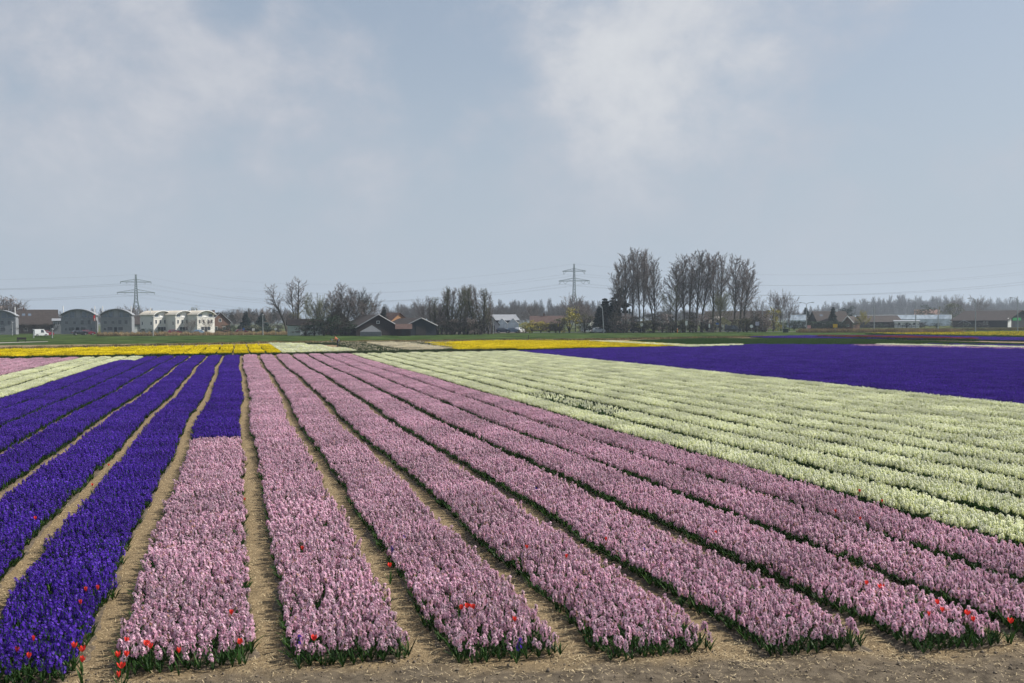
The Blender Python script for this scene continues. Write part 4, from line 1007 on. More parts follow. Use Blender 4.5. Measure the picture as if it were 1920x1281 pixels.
def gable_house(px, D, w, dp, wall_h, ridge_h, rz, label, wallm, roofm, cat='house', name='gable_house', group=None, over=.35, trim=None, wins=(), side=(), door=None, chimney=None, base=0.0, ridge_axis='y', gablem=None, skylights=()):
    """ridge along local Y (gable faces the viewer) or along local X (eave faces the viewer)"""
    p = at(px, D); root = thing(name, label, cat, (p.x, p.y, base), rz, group); T = .14
    if ridge_axis == 'y':
        MB().prism([(-w/2, -.1), (w/2, -.1), (w/2, wall_h), (0, ridge_h), (-w/2, wall_h)], 0, dp).build('wall', wallm, root)
        sl = (ridge_h-wall_h)/(w/2); r = MB(); z_ = wall_h-over*sl
        quadslab(r, (-w/2-over, -over, z_+T), (0, -over, ridge_h+T), (0, dp+over, ridge_h+T), (-w/2-over, dp+over, z_+T), -T) if False else None
        quadslab(r, (0, -over, ridge_h+T+.02), (-w/2-over, -over, z_+T+.02), (-w/2-over, dp+over, z_+T+.02), (0, dp+over, ridge_h+T+.02), -T)
        quadslab(r, (w/2+over, -over, z_+T+.02), (0, -over, ridge_h+T+.02), (0, dp+over, ridge_h+T+.02), (w/2+over, dp+over, z_+T+.02), -T)
        ro = r.build('roof', roofm, root)
        if trim:
            tb = MB()
            for s in (-1, 1): tb.tube([(s*(w/2+over), -over-.06, z_+T), (0, -over-.06, ridge_h+T+.03)], .11, 4)
            tb.build('barge_board', trim, ro)
        rx, ry = 0, dp*.5
    else:
        MB().prism([(-w/2, -.1), (w/2, -.1), (w/2, wall_h), (-w/2, wall_h)], 0, dp).build('wall', wallm, root)
        gb = MB()
        for s in (-1, 1):
            x0, x1 = (s*w/2-.1, s*w/2+.1) ; x0, x1 = (s*w/2-.24, s*w/2-.02) if s > 0 else (s*w/2+.02, s*w/2+.24)
            gb.add([(x0, 0, wall_h), (x0, dp, wall_h), (x0, dp/2, ridge_h), (x1, 0, wall_h), (x1, dp, wall_h), (x1, dp/2, ridge_h)], [(0, 2, 1), (3, 4, 5), (0, 3, 5, 2), (1, 2, 5, 4), (0, 1, 4, 3)])
        gb.build('gable', gablem or wallm, root)
        sl = (ridge_h-wall_h)/(dp/2); r = MB(); z_ = wall_h-over*sl
        quadslab(r, (-w/2-over, -over, z_+T), (w/2+over, -over, z_+T), (w/2+over, dp/2, ridge_h+T), (-w/2-over, dp/2, ridge_h+T), T*.9)
        quadslab(r, (-w/2-over, dp/2, ridge_h+T), (w/2+over, dp/2, ridge_h+T), (w/2+over, dp+over, z_+T), (-w/2-over, dp+over, z_+T), T*.9)
        ro = r.build('roof', roofm, root)
        for (sx, t) in skylights:
            s = MB(); za, zb = wall_h+t*(ridge_h-wall_h)+T+.04, wall_h+(t+.16)*(ridge_h-wall_h)+T+.04; ya, yb = dp/2*t, dp/2*(t+.16)
            quadslab(s, (sx*w-.5, ya, za), (sx*w+.5, ya, za), (sx*w+.5, yb, zb), (sx*w-.5, yb, zb), .05); s.build('skylight', SKYGLASS, ro)
        if trim:
            tb = MB()
            for s in (-1, 1): tb.tube([(s*(w/2+over+.05), -over, z_+T), (s*(w/2+over+.05), dp/2, ridge_h+T)], .12, 4)
            tb.build('barge_board', trim, ro)
        rx, ry = w*.25, dp*.5
    for (x, z, ww, hh) in wins: window(root, x*w, z, ww, hh, 0)
    for (y, z, ww, hh) in side: window(root, y*dp, z, ww, hh, -w/2, face_='x')
    if door:
        x, ww, hh, m = door; MB().box(x*w-ww/2, x*w+ww/2, -.06, .03, 0, hh).build('door', m, root)
    if chimney:
        cx, cm = chimney; MB().box(cx*w-.3, cx*w+.3, dp*.5-.3, dp*.5+.3, ridge_h-.4, ridge_h+1.0).build('chimney', cm, ro)
    return root
def greenhouse(px, D, bays, bw, dp, wall_h, rise, rz, label, group=None):
    """multi-bay glasshouse, ridges along local Y, glazing bars proud of the glass"""
    p = at(px, D); root = thing('greenhouse', label, 'greenhouse', (p.x, p.y, 0), rz, group); w = bays*bw
    for i in range(bays):
        x = -w/2+i*bw
        b = MB().prism([(x+.01, -.05), (x+bw-.01, -.05), (x+bw-.01, wall_h), (x+bw/2, wall_h+rise), (x+.01, wall_h)], 0, dp).build('glass_bay', HOUSEGLASS, root)
        f = MB()
        f.tube([(x, -.04, wall_h), (x+bw/2, -.04, wall_h+rise), (x+bw, -.04, wall_h)], .05, 4)
        f.tube([(x, -.04, 0), (x, -.04, wall_h)], .05, 4); f.tube([(x+bw/2, -.04, 0), (x+bw/2, -.04, wall_h+rise)], .03, 4)
        f.tube([(x+bw/2, 0, wall_h+rise+.04), (x+bw/2, dp, wall_h+rise+.04)], .06, 4)
        f.build('glazing_bar', WHITEP, b)
    return root

HW = [(-.36, 1.1, .7, .8), (-.2, 1.0, 1.6, 1.2), (.14, 1.0, 1.6, 1.2), (.38, 1.2, .6, .7), (-.34, 3.1, 1.0, 1.0), (-.1, 3.1, 1.0, 1.0), (.12, 3.0, 1.1, 1.4), (.32, 3.0, 1.1, 1.4)]
vault_house(-4, 318, 10.4, 6, 5.0, 6.0, 1.8, face(-4)-R(9), 'grey curved-roof house cut by the left frame edge', GREYBRICK, ZINC, ZINC, 'grey curved-roof houses', HW, flue=(False, True))
vault_house(147, 318, 10.2, 6, 5.0, 6.1, 1.8, face(147)-R(9), 'grey curved-roof house beside the red flag', GREYBRICK, ZINC, ZINC, 'grey curved-roof houses', HW)
vault_house(218, 318, 9.4, 6, 5.0, 6.1, 1.8, face(218)-R(9), 'grey curved-roof house left of the white terrace', GREYBRICK, ZINC, ZINC, 'grey curved-roof houses', [(a, b, c, d) for a, b, c, d in HW if a != .38])
TW = [(-.40, 1.3, .3, .5), (-.2, 1.0, 1.2, 1.2), (.16, 1.0, 1.2, 1.2), (-.36, 3.1, .62, 1.25), (-.13, 3.1, .62, 1.25), (.13, 3.1, .62, 1.25), (.33, 3.1, .62, 1.25)]
for i, (px, lab) in enumerate([(305, 'white curved-roof terrace house, leftmost of the three sunlit ones'), (346, 'white curved-roof terrace house, middle of the three sunlit ones'), (386.5, 'white curved-roof terrace house, rightmost of the three sunlit ones')]):
    vault_house(px, 302, 6.1, 7.0, 4.9, 5.9, 1.15, face(px)+R(34), lab, PALEBRICK, CREAMROOF, WHITEP, 'white curved-roof terrace', TW, flue=(i == 0, False), stair=True)
gable_house(71, 345, 12.5, 9, 3.2, 8.1, face(71), 'long brown tiled house between the grey curved-roof houses', BROWNBOARD, BROWNTILE, ridge_axis='x', wins=[(-.3, .8, 1.2, 1.2), (.1, .8, 1.4, 1.2), (.35, .8, 1.0, 1.2)], skylights=[(-.35, .55), (-.2, .55)], door=(-.1, 1, 2.1, DARKBLUE), chimney=(-.35, BRICK))
gable_house(255, 345, 6, 7, 3.0, 5.4, face(255), 'low grey link building between the grey house and white terrace', GREYBRICK, BROWNTILE, ridge_axis='x', wins=[(-.2, .8, 1.1, 1.2), (.25, .8, 1.1, 1.2)], door=(0, .9, 2.1, WHITEP))
gable_house(110, 330, 3.4, 6, 4.2, 4.9, face(110), 'small flat annex with three upper windows beside the grey house', GREYBRICK, ZINC, name='annex', ridge_axis='x', wins=[(-.32, 2.8, .6, 1.1), (0, 2.8, .6, 1.1), (.32, 2.8, .6, 1.1)])
gable_house(413, 335, 7.5, 9, 3.4, 6.6, face(413)+R(28), 'dark brick gable house right of the white terrace', BRICK, BROWNTILE, trim=ZINC, wins=[(-.2, .9, 1.1, 1.2), (.2, .9, 1.1, 1.2), (0, 3.6, 1.0, 1.1)], chimney=(0, BRICK))
gable_house(573, 256, 8.6, 5, 2.7, 4.1, face(573)+R(4), 'pale green boarded shed below the slim trees', PALEGREEN, BROWNTILE, 'shed', 'shed', ridge_axis='x', wins=[(.2, 1.0, .9, .9)], door=(-.1, 1.0, 2.0, WHITEP))
gable_house(634, 275, 7.0, 10, 3.2, 7.0, face(634), 'dark gabled house hidden among the farmyard grove', BRICK, BROWNTILE, trim=ZINC, wins=[(0, 4.2, 1.2, 1.3), (-.25, .9, 1.2, 1.3), (.25, .9, 1.2, 1.3)])
gable_house(709, 247, 11.2, 13, 1.9, 5.0, face(709)+R(18), 'wide brown boarded farm barn with low gable', BROWNBOARD, BROWNTILE, 'barn', 'barn', trim=ZINC, wins=[(0, 2.9, .8, .7)], door=(-.05, 2.4, 2.4, DARKWOOD))
gable_house(749, 262, 6, 6, 3.6, 5.6, face(749)+R(40), 'ochre walled house with red roof behind the brown barn', OCHRE, REDTILE, wins=[(0, 1.2, 1.0, 1.2)], side=[(.5, 1.2, 1.0, 1.2)])
gable_house(757, 240, 3.4, 3.2, 1.7, 2.7, face(757), 'small dark shed with red tiles beside the brown barn', BROWNBOARD, REDTILE, 'shed', 'shed', ridge_axis='x', door=(0, .9, 1.6, DARKWOOD))
gable_house(789, 246, 8.0, 16, 2.3, 4.1, face(789)+R(20), 'dark blue boarded barn with pale ridge left of the poplars', DARKBLUE, BROWNTILE, 'barn', 'barn', trim=ZINC, door=(.0, 2.6, 2.2, DARKWOOD))
# polythene tent in front of the brown barn
p = at(696, 240); tent = thing('garden_tent', 'pale translucent pointed tent in front of the brown barn', 'tent', (p.x, p.y, 0), face(696))
POLY = M('polythene', (.20, .21, .225), rough=.4, var=.1, transl=.3)
mb = MB(); mb.add([(-2.6, -1.4, 1.0), (2.4, -1.4, 1.0), (2.4, 1.6, 1.0), (-2.6, 1.6, 1.0), (.2, 0, 2.5), (-2.6, -1.4, -.05), (2.4, -1.4, -.05), (2.4, 1.6, -.05), (-2.6, 1.6, -.05)],
                   [(0, 1, 4), (1, 2, 4), (2, 3, 4), (3, 0, 4), (5, 6, 1, 0), (6, 7, 2, 1), (7, 8, 3, 2), (8, 5, 0, 3)]); mb.build('sheeting', POLY, tent)
mb = MB()
for c in ((-2.6, -1.4), (2.4, -1.4), (2.4, 1.6), (-2.6, 1.6)): mb.tube([(c[0], c[1], 0), (c[0], c[1], 1.02), (.2, 0, 2.53)], .035, 5)
mb.build('frame', METAL, tent)
gable_house(921, 290, 4.6, 8, 2.4, 4.8, face(921)+R(10), 'pale grey walled barn at the right end of the poplar row', M('grey_render', (.36, .36, .38), var=.08), BROWNTILE, 'barn', 'barn', door=(.1, 1.2, 2.1, DARKWOOD))
greenhouse(952, 305, 2, 3.4, 14, 2.6, 1.6, face(952), 'small double glasshouse behind the parked blue cars')
gable_house(950, 312, 7.4, 10, 3.6, 5.3, face(950)+R(14), 'barn with pale sheet roof behind the parked blue cars', DARKWOOD, ZINC, 'barn', 'barn', ridge_axis='x', trim=WHITEP)
gable_house(1026, 330, 10.5, 8, 2.6, 4.9, face(1026), 'low bungalow with faded red roof behind willow bushes', BRICK, REDTILE, ridge_axis='x', wins=[(-.3, .9, 1.2, 1.1), (.2, .9, 1.6, 1.1)], chimney=(-.1, BRICK), over=.6)
gable_house(1118, 310, 4.5, 6, 2.8, 4.6, face(1118)+R(30), 'white walled house glimpsed between willow and conifers', WHITEP, BROWNTILE, wins=[(0, 1.0, 1.0, 1.1)])
gable_house(1380, 312, 19, 9, 3.4, 6.0, face(1380), 'long dark roofed house behind the right high trees', BRICK, BROWNTILE, ridge_axis='x', wins=[(-.3, .9, 1.2, 1.2), (0, .9, 1.2, 1.2), (.3, .9, 1.2, 1.2)])
gable_house(1355, 296, 5.0, 6, 2.6, 4.2, face(1355)+R(20), 'cream and yellow fronted cottage behind the dark van', M('cream_wall', (.55, .48, .28), var=.1), CREAMROOF, wins=[(-.2, .9, .9, 1.2), (.22, .9, .9, 1.2)], door=(0, .8, 1.9, WHITEP))
greenhouse(1514, 420, 2, 4.4, 8, 3.0, 2.2, face(1514)+R(80), 'small blue roofed glasshouse left of the brown farmhouse')
gable_house(1563, 345, 11.5, 8, 2.6, 6.0, face(1563)+R(24), 'brown farmhouse with dark left gable, skylight and white bargeboard', DARKWOOD, BROWNTILE, ridge_axis='x', trim=None, wins=[(-.3, .9, 1.2, 1.1), (0, .9, 1.2, 1.1), (.3, .9, 1.2, 1.1)], skylights=[(-.3, .5)], side=[(.5, 1.0, 1.0, 1.1)], chimney=(.25, WHITEP))
gable_house(1590, 338, 3.6, 6, 2.2, 4.2, face(1590)-R(20), 'small annex with white bargeboard at the right end of the farmhouse', BRICK, BROWNTILE, name='annex', trim=WHITEP, wins=[(0, .8, .8, .9)])
greenhouse(1784, 470, 3, 4.0, 50, 3.2, 1.9, face(1784)+R(90), 'long blue glass greenhouse range behind the farm buildings', 'greenhouse ranges')
gable_house(1655, 390, 15, 12, 2.2, 4.6, face(1655)+R(20), 'low dark barn with shallow roof before the long greenhouse', DARKWOOD, BROWNTILE, 'barn', 'barn', ridge_axis='x', over=.5, door=(.2, 2.4, 2.0, BROWNBOARD))
gable_house(1700, 385, 9, 6, 2.3, 2.7, face(1700), 'white flat storage building beside the low barn', WHITEP, ZINC, 'shed', 'shed', ridge_axis='x', wins=[(-.3, .9, .9, 1.0), (0, .9, .9, 1.0), (.3, .9, .9, 1.0)])
gable_house(1738, 540, 12, 9, 5.0, 8.2, face(1738), 'far house with faded pink roof above the greenhouse', BRICK, PINKTILE, ridge_axis='x', chimney=(.3, BRICK))
barn = gable_house(1836, 378, 22, 18, 2.7, 6.2, face(1836)-R(32), 'big dark barn with green sign at the right frame edge', DARKWOOD, BROWNTILE, 'barn', 'barn', ridge_axis='x', over=.8, door=None)
for (x, w, h, m, nm) in ((-.15, 2.0, 1.8, DARKBLUE, 'door'),):
    MB().box(x*22-w/2, x*22+w/2, -.08, .03, 0, h if m is not GREENP else .1+2.0).build(nm, m if m is not GREENP else DARKBLUE, barn)
MB().box(11.03, 11.12, 3.5, 9.0, 2.5, 3.5).build('sign_board', GREENP, barn); MB().box(11.01, 11.08, .4, 2.6, 0, 3.4).build('side_door', WHITEP, barn); MB().box(11.01, 11.07, 4.5, 8.0, 0, 2.3).build('side_door', DARKBLUE, barn)
window(barn, 2.0, .9, .7, 1.2, 0); window(barn, 3.2, .9, .7, 1.2, 0)
mb = MB(); mb.tube([(-8.2, -1.2, 1.3), (-5.6, -1.2, 2.6), (-2.6, -1.2, 1.5)], .12, 5); mb.tube([(-5.6, -1.2, 2.6), (-5.6, -1.2, 0)], .08, 5); mb.tube([(-2.6, -1.2, 1.5), (-5.0, -1.2, .2)], .10, 5); mb.build('porch_frame', ZINC, barn)
greenhouse(1925, 440, 6, 3.2, 40, 3.6, 1.9, face(1925), 'glass greenhouse behind the big dark barn at the frame edge', 'greenhouse ranges')

# ------------------------------------------------------------------ pylons and wires
def pylon(px, D, ztop, arms, rz, label, vstyle):
    p = at(px, D); root = thing('electricity_pylon', label, 'pylon', (p.x, p.y, 0), rz)
    H = ztop; wb, ww = 3.6, 1.05; waist = H*.52
    def hw(z): return wb+(ww-wb)*(z/waist) if z < waist else ww+(.28-ww)*((z-waist)/(H-waist))
    L = MB(); r = .16
    for sx in (-1, 1):
        for sy in (-1, 1):
            L.tube([(sx*hw(z), sy*hw(z), z) for z in (0, waist*.5, waist, H*.78, H)], .24, 4)
    L.build('legs', PYL, root)
    B = MB(); zs = [0]
    while zs[-1] < H-1: zs.append(zs[-1]+max(1.5, hw(zs[-1])*2.0))
    zs[-1] = H
    for a, b in zip(zs[:-1], zs[1:]):
        ha, hb = hw(a), hw(b)
        for s in (-1, 1):
            for (u, v) in (((-ha, s*ha, a), (hb, s*hb, b)), ((ha, s*ha, a), (-hb, s*hb, b)), ((s*ha, -ha, a), (s*hb, hb, b)), ((s*ha, ha, a), (s*hb, -hb, b))): B.tube([u, v], .12, 3, cap=False)
    B.build('lattice', PYL, root)
    tips = []
    for z, half, dz in arms:
        for s in (-1, 1):
            A = MB(); h = hw(z)
            for sy in (-1, 1):
                A.tube([(s*h, sy*h, z), (s*half, 0, z)], .24, 4); A.tube([(s*h, sy*h, z+dz), (s*half*.98, 0, z+.15)], .14, 4)
            n = 5
            for i in range(n):
                t = i/n; t2 = (i+.5)/n; x1, x2 = h+(half-h)*t, h+(half-h)*t2
                A.tube([(s*x1, 0, z), (s*x2, 0, z+dz*(1-t2))], .07, 3, cap=False); A.tube([(s*x2, 0, z+dz*(1-t2)), (s*(h+(half-h)*(i+1)/n), 0, z)], .07, 3, cap=False)
            A.build('cross_arm', PYL, root)
            at_x = [half*.97, half*.58] if half > 9 else [half*.9]
            for x in at_x:
                I = MB(); d = 2.3
                if vstyle: I.tube([(s*(x-1.9), 0, z-.1), (s*x, 0, z-3.0+.6)], .12, 5); I.tube([(s*(x+1.9) if x < half*.9 else s*(x), 0, z-.1), (s*x, 0, z-2.4)], .12, 5)
                else: I.tube([(s*x, -.0, z-.1), (s*x, 0, z-1.3)], .16, 5)
                I.build('insulator', PYL, root); tips.append((s*x, 0, z-(2.4 if vstyle else 1.3)))
    tips.append((0, 0, H))
    return root, tips, p
WIRE = M('wire', (.10, .11, .12), rough=.5)
def wires(root, tips, span, sag, label, r=.028):
    mw = Matrix.Rotation(root.rotation_euler[2], 4, 'Z'); o = Vector(root.location)
    for k, t in enumerate(tips):
        a = o+(mw @ Vector(t)); b = a+Vector(span); pts = []
        for i in range(25):
            u = i/24; q = a.lerp(b, u); q.z -= sag*4*u*(1-u); pts.append(q)
        mb = MB(); mb.tube([q-a for q in pts], r, 4, cap=False); w = mb.build('power_line', WIRE); w.location = a
        tag(w, label if k < len(tips)-1 else label.replace('thin power line', 'topmost single wire'), 'power line', label)
z1 = height(256, 515, 700); py1, tips1, pp1 = pylon(256, 700, z1, [(z1*.66, 12.6, 2.2), (z1*.86, 10.4, 2.0)], face(256)+R(6), 'steel lattice pylon with two straight cross arms behind the left houses', False)
wires(py1, tips1, (-300, -70, 0), 6, 'thin power line sagging to the left of the left pylon')
wires(py1, tips1, (240, 330, -6), 9, 'thin power line running away right of the left pylon')
z2 = height(1077, 495, 760); py2, tips2, pp2 = pylon(1077, 760, z2, [(z2*.72, 11.8, 2.2), (z2*.88, 9.0, 2.0)], face(1077)-R(4), 'steel lattice pylon with V shaped insulators left of the high trees', True)
wires(py2, tips2, (-260, 260, -3), 9, 'thin power line running away left of the right pylon')
wires(py2, tips2, (330, -120, 0), 10, 'thin power line sagging to the right of the right pylon')

# ------------------------------------------------------------------ lamp posts, poles and signs
def lamp_post(px, ytop, D, label, style='single', group='street lamps', lean=0.0, flip=1):
    p = at(px, D); h = height(px, ytop, D); root = thing('street_lamp', label, 'street lamp', (p.x, p.y, 0), face(px), group)
    if lean: root.rotation_euler = (0, lean, face(px))
    MB().tube([(0, 0, 0), (0, 0, h*.5), (0, 0, h)], [.14, .11, .08], 8).build('post', METAL, root)
    arms = {'single': (flip,), 'double': (-1, 1), 'top': ()}[style]
    for s in arms:
        MB().tube([(0, 0, h-.1), (s*.5, 0, h+.25), (s*1.5, 0, h+.4)], .06, 6).build('arm', METAL, root)
        a = MB(); a.prism([(s*1.4-.1, h+.28), (s*1.4+.5*s+.1, h+.30), (s*1.4+.5*s+.1, h+.42), (s*1.4-.1, h+.48)] if s > 0 else [(s*1.9-.1, h+.30), (s*1.4+.1, h+.28), (s*1.4+.1, h+.48), (s*1.9-.1, h+.42)], -.16, .16); a.build('lamp_head', METAL, root)
    if not arms:
        MB().tube([(0, 0, h-.05), (0, 0, h+.12), (0, 0, h+.32), (0, 0, h+.36)], [.10, .30, .26, .08], 8).build('lamp_head', ZINC, root)
    return root
lamp_post(1132, 576, 268, 'leaning lamp post beside the silver hatchback', lean=-.05, flip=-1)
for px, yt, D, st, lab in [(1277, 584, 270, 'top', 'thin post under the right high trees'), (1414, 577, 272, 'single', 'lamp post left of two before the roadside trees'), (1430, 578, 272, 'single', 'lamp post right of two before the roadside trees'),
                       (1468, 577, 268, 'single', 'lamp post before the bare roadside trees by the grey box'), (1512, 570, 268, 'double', 'double armed lamp post left of the farmhouse'), (1639, 570, 262, 'single', 'lamp post in front of the low dark barn'),
                       (1717, 566, 262, 'single', 'lamp post left of two before the long greenhouse'), (1759, 566, 262, 'single', 'lamp post right of two before the long greenhouse'), (1829, 562, 258, 'single', 'lamp post before the big dark barn'),
                       (1908, 561, 256, 'single', 'lamp post at the right frame edge')]:
    lamp_post(px, yt, D, lab, st, flip=-1)
for px, yt, D, lab in [(63, 620, 235, 'short lamp post left of the white van'), (98, 619, 232, 'short lamp post right of the white van'), (287, 596, 255, 'plain post before the leftmost white terrace house'),
                   (493, 592, 262, 'plain post left of the slim trees'), (23, 606, 290, 'white post at the grey house near the left edge')]:
    lamp_post(px, yt, D, lab, 'top', 'short posts')
lamp_post(925, 597, 262, 'pale pole at the right end of the poplar row', 'top', 'short posts')
def sign(px, ybase, ymid, D, w, h, mat, label, shape='round'):
    p = at(px, D); z = height(px, ymid, D); root = thing('road_sign', label, 'road sign', (p.x, p.y, 0), face(px), 'road signs')
    MB().tube([(0, 0, 0), (0, 0, z+h*.4)], .04, 6).build('post', METAL, root)
    n = 14 if shape == 'round' else 4; b = MB()
    pts = [(math.cos(2*math.pi*(i+.5)/n)*w/2*(1 if n > 4 else 1.414), z+math.sin(2*math.pi*(i+.5)/n)*h/2*(1 if n > 4 else 1.414)) for i in range(n)]
    b.prism(pts, -.09, -.05); b.build('plate', mat, root)
for px, ym, D, w, h, m, lab, sh in [(1203, 609, 268, .9, .9, WHITEP, 'round pale road sign behind the dark blue car', 'round'), (1287, 606, 266, .6, 1.2, WHITEP, 'tilted white sign board under the right high trees', 'sq'),
                             (1345, 607, 266, .8, .5, BLUEP, 'small blue sign left of the dark van', 'sq'), (1330, 611, 266, .4, 1.0, WHITEP, 'narrow white marker left of the dark van', 'sq'),
                             (1409, 612, 264, .9, .9, WHITEP, 'round pale sign right of the dark van', 'round'), (1420, 607, 264, 1.0, 1.0, M('lilac_sign', (.42, .40, .50)), 'square lilac sign between the two lamp posts', 'sq'),
                             (1517, 613, 258, .9, .8, M('red_white_sign', (.65, .35, .33)), 'red and white sign at the double armed lamp post', 'sq'), (1566, 611, 256, 1.1, .9, YELLOWP, 'bright yellow sign before the farmhouse hedge', 'sq'),
                             (517, 617, 262, .7, .7, WHITEP, 'small white sign left of the pale shed', 'round'), (457, 617, 275, .6, .6, BLUEP, 'small blue sign right of the white terrace', 'round'), (475, 618, 275, .7, .6, WHITEP, 'pale square sign right of the blue round sign', 'sq')]:
    sign(px, 0, ym, D, w, h, m, lab, sh)
# marker post with orange band, electricity cabinet, fence posts
p = at(1270, 266); r_ = thing('marker_post', 'orange marker post under the right high trees', 'marker post', (p.x, p.y, 0)); MB().tube([(0, 0, 0), (0, 0, 1.1)], .10, 8).build('post', ORANGEP, r_); MB().tube([(0, 0, 1.1), (0, 0, 1.2)], [.10, .04], 8).build('cap', METAL, r_)
p = at(1473, 258); r_ = thing('electricity_cabinet', 'dark green roadside cabinet at the lamp post', 'cabinet', (p.x, p.y, 0), face(1473)); CAB = M('cabinet_green', (.02, .04, .035)); MB().box(-.7, .7, -.25, .25, 0, .85).build('body', CAB, r_); MB().box(-.78, .78, -.32, .32, .85, .95).build('lid', CAB, r_)
p = at(341, 285); r_ = thing('electricity_cabinet', 'grey green cabinet before the middle terrace house', 'cabinet', (p.x, p.y, 0), face(341)); CAB2 = M('cabinet_grey', (.16, .19, .19)); MB().box(-1.0, 1.0, -.4, .4, 0, 1.2).build('body', CAB2, r_); MB().box(-1.1, 1.1, -.5, .5, 1.2, 1.3).build('lid', CAB2, r_)
for i, (px, py, hpx, lab) in enumerate([(991, 636, 7, 'dark wooden stake in the meadow before the willow bushes'), (32.5, 641, 8, 'dark wooden stake on the left meadow path')]):
    q = ray(px, py); D = screen(q.x, q.y)[2]; r_ = thing('wooden_stake', lab, 'stake', (q.x, q.y, 0)); MB().tube([(0, 0, -.1), (0, 0, hpx*D/FPX)], [.07, .06], 6).build('post', DARKWOOD, r_); MB().tube([(0, 0, hpx*D/FPX), (0, 0, hpx*D/FPX+.06)], [.06, .01], 6).build('tip', DARKWOOD, r_)
q = ray(41, 641.5); bench = thing('bench', 'dark bench on the left meadow path', 'bench', (q.x, q.y, 0), face(41))
MB().box(-.75, .75, -.2, .2, .40, .46).build('seat', DARKWOOD, bench); MB().box(-.75, .75, .2, .26, .5, .85).build('backrest', DARKWOOD, bench)
for s in (-.6, .6):
    b = MB(); b.box(s-.04, s+.04, -.18, -.1, 0, .4); b.build('leg', DARKWOOD, bench); b = MB(); b.box(s-.04, s+.04, .2, .26, 0, .5); b.build('leg', DARKWOOD, bench)
# red flag beside the grey house
p = at(180, 312); fl = thing('flag', 'red flag with white band on a pole between the grey houses', 'flag', (p.x, p.y, 0), face(180)); MB().tube([(0, 0, 0), (0, 0, 6.3)], .05, 6).build('pole', METAL, fl)
FLG = MB()
for i in range(8):
    a, b = i/8, (i+1)/8; wv = lambda t: .12*math.sin(t*6)
    FLG.add([(-.7*a, wv(a), 4.0+.2*a), (-.7*b, wv(b), 4.0+.2*b), (-.7*b, wv(b), 6.2-.5*b), (-.7*a, wv(a), 6.2-.5*a)], [(0, 1, 2, 3)], 1 if i in (3, 4) and False else 0)
FLG.build('cloth', REDP, fl); MB().box(-.45, -.30, -.16, -.12, 4.2, 4.9).build('band', WHITEP, fl)
# fence along the greenhouse yard
p = at(1700, 362); fe = thing('yard_fence', 'dark post and rail fence before the white storage building', 'fence', (p.x, p.y, 0), face(1700))
for i in range(9): MB().box(-6+i*1.5, -5.86+i*1.5, -.06, .06, 0, 1.25).build('post', DARKWOOD, fe)
for z in (.45, .95): MB().box(-6.1, 6.15, -.1, -.06, z, z+.12).build('rail', DARKWOOD, fe)

# ------------------------------------------------------------------ cars
TYRE = M('tyre', (.02, .02, .02), rough=.9); RIM = M('wheel_rim', (.35, .36, .37), rough=.35, metal=.6); LAMPM = M('headlamp', (.7, .7, .68), rough=.2, spec=.8); REARL = M('rear_lamp', (.4, .02, .02), rough=.3)
def car(px, D, paint, label, rz, L=4.1, van=False, base=0.0):
    p = at(px, D); root = thing('parked_van' if van else 'car', label, 'van' if van else 'car', (p.x, p.y, base), rz, 'cars by the road'); W = 1.7; H = 1.9 if van else 1.46; h = L/2
    body = [(-h, .32), (-h*.97, .78), (-h*.93, .92), (-h*.55, .98), (h*.72, .95), (h*.98, .86), (h, .55), (h*.98, .30), (h*.80, .26), (-h*.85, .26)]
    mb = MB(); mb.prism([(x, z) for x, z in body][::-1], -W/2, W/2); mb.build('body', paint, root)
    cab = [(-h*.92, .93), (-h*.80, H) if van else (-h*.72, H-.06), (h*.30, H) if van else (h*.05, H), (h*.62, .94)] if not van else [(-h*.95, .93), (-h*.93, H), (h*.35, H), (h*.68, .94)]
    v = []
    for y, k in ((-W/2+.05, 1), (W/2-.05, 1)):
        for i, (x, z) in enumerate(cab): v.append((x, y*(.86 if i in (1, 2) else 1), z))
    mb = MB(); mb.add(v, [(0, 3, 2, 1), (4, 5, 6, 7), (0, 1, 5, 4), (1, 2, 6, 5), (2, 3, 7, 6)]); cabo = mb.build('cabin', paint, root)
    for s in (-1, 1):
        y0 = s*(W/2-.035); y1 = s*((W/2-.05)*.88+.015)
        for (xa, xb) in (((-.62, -.20), (-.16, .36)) if not van else ((-.1, .40),)):
            mb = MB(); zt = H-.14
            mb.add([(xa*h, y0, 1.0), (xb*h, y0, 1.0), (xb*h-.12*(h if xb > .3 else 0), y1, zt), (xa*h+(.04*h), y1, zt)], [(0, 1, 2, 3) if s < 0 else (3, 2, 1, 0)]); mb.build('side_window', GLASS, root)
    mb = MB(); (xa, za), (xb, zb) = cab[3], cab[2]; e = .02
    mb.add([(xa+e-.03, -W*.42, za+.06), (xa+e-.03, W*.42, za+.06), (xb+e+.05, W*.36, zb-.08), (xb+e+.05, -W*.36, zb-.08)], [(0, 1, 2, 3)]); mb.build('windscreen', GLASS, root)
    for x in (-h*.62, h*.62):
        for s in (-1, 1):
            wv = MB(); y0 = s*(W/2-.16); y1 = s*(W/2+.02); pts = [(x, y0, .31), (x, y1, .31)]; wv.tube(pts, .31, 14); w = wv.build('wheel', TYRE, root); rm = MB(); rm.tube([(x, y1-.02*s, .31), (x, y1+.012*s, .31)], .19, 12); rm.build('rim', RIM, w)
    for s in (-.58, .58):
        MB().box(h*.955, h*1.003, s-.16, s+.16, .62, .78).build('headlight', LAMPM, root); MB().box(-h*1.004, -h*.955, s-.14, s+.14, .68, .86).build('rear_light', REARL, root)
    return root
def paint(n, c): return M(n, c, rough=.25, var=.03, spec=.6)
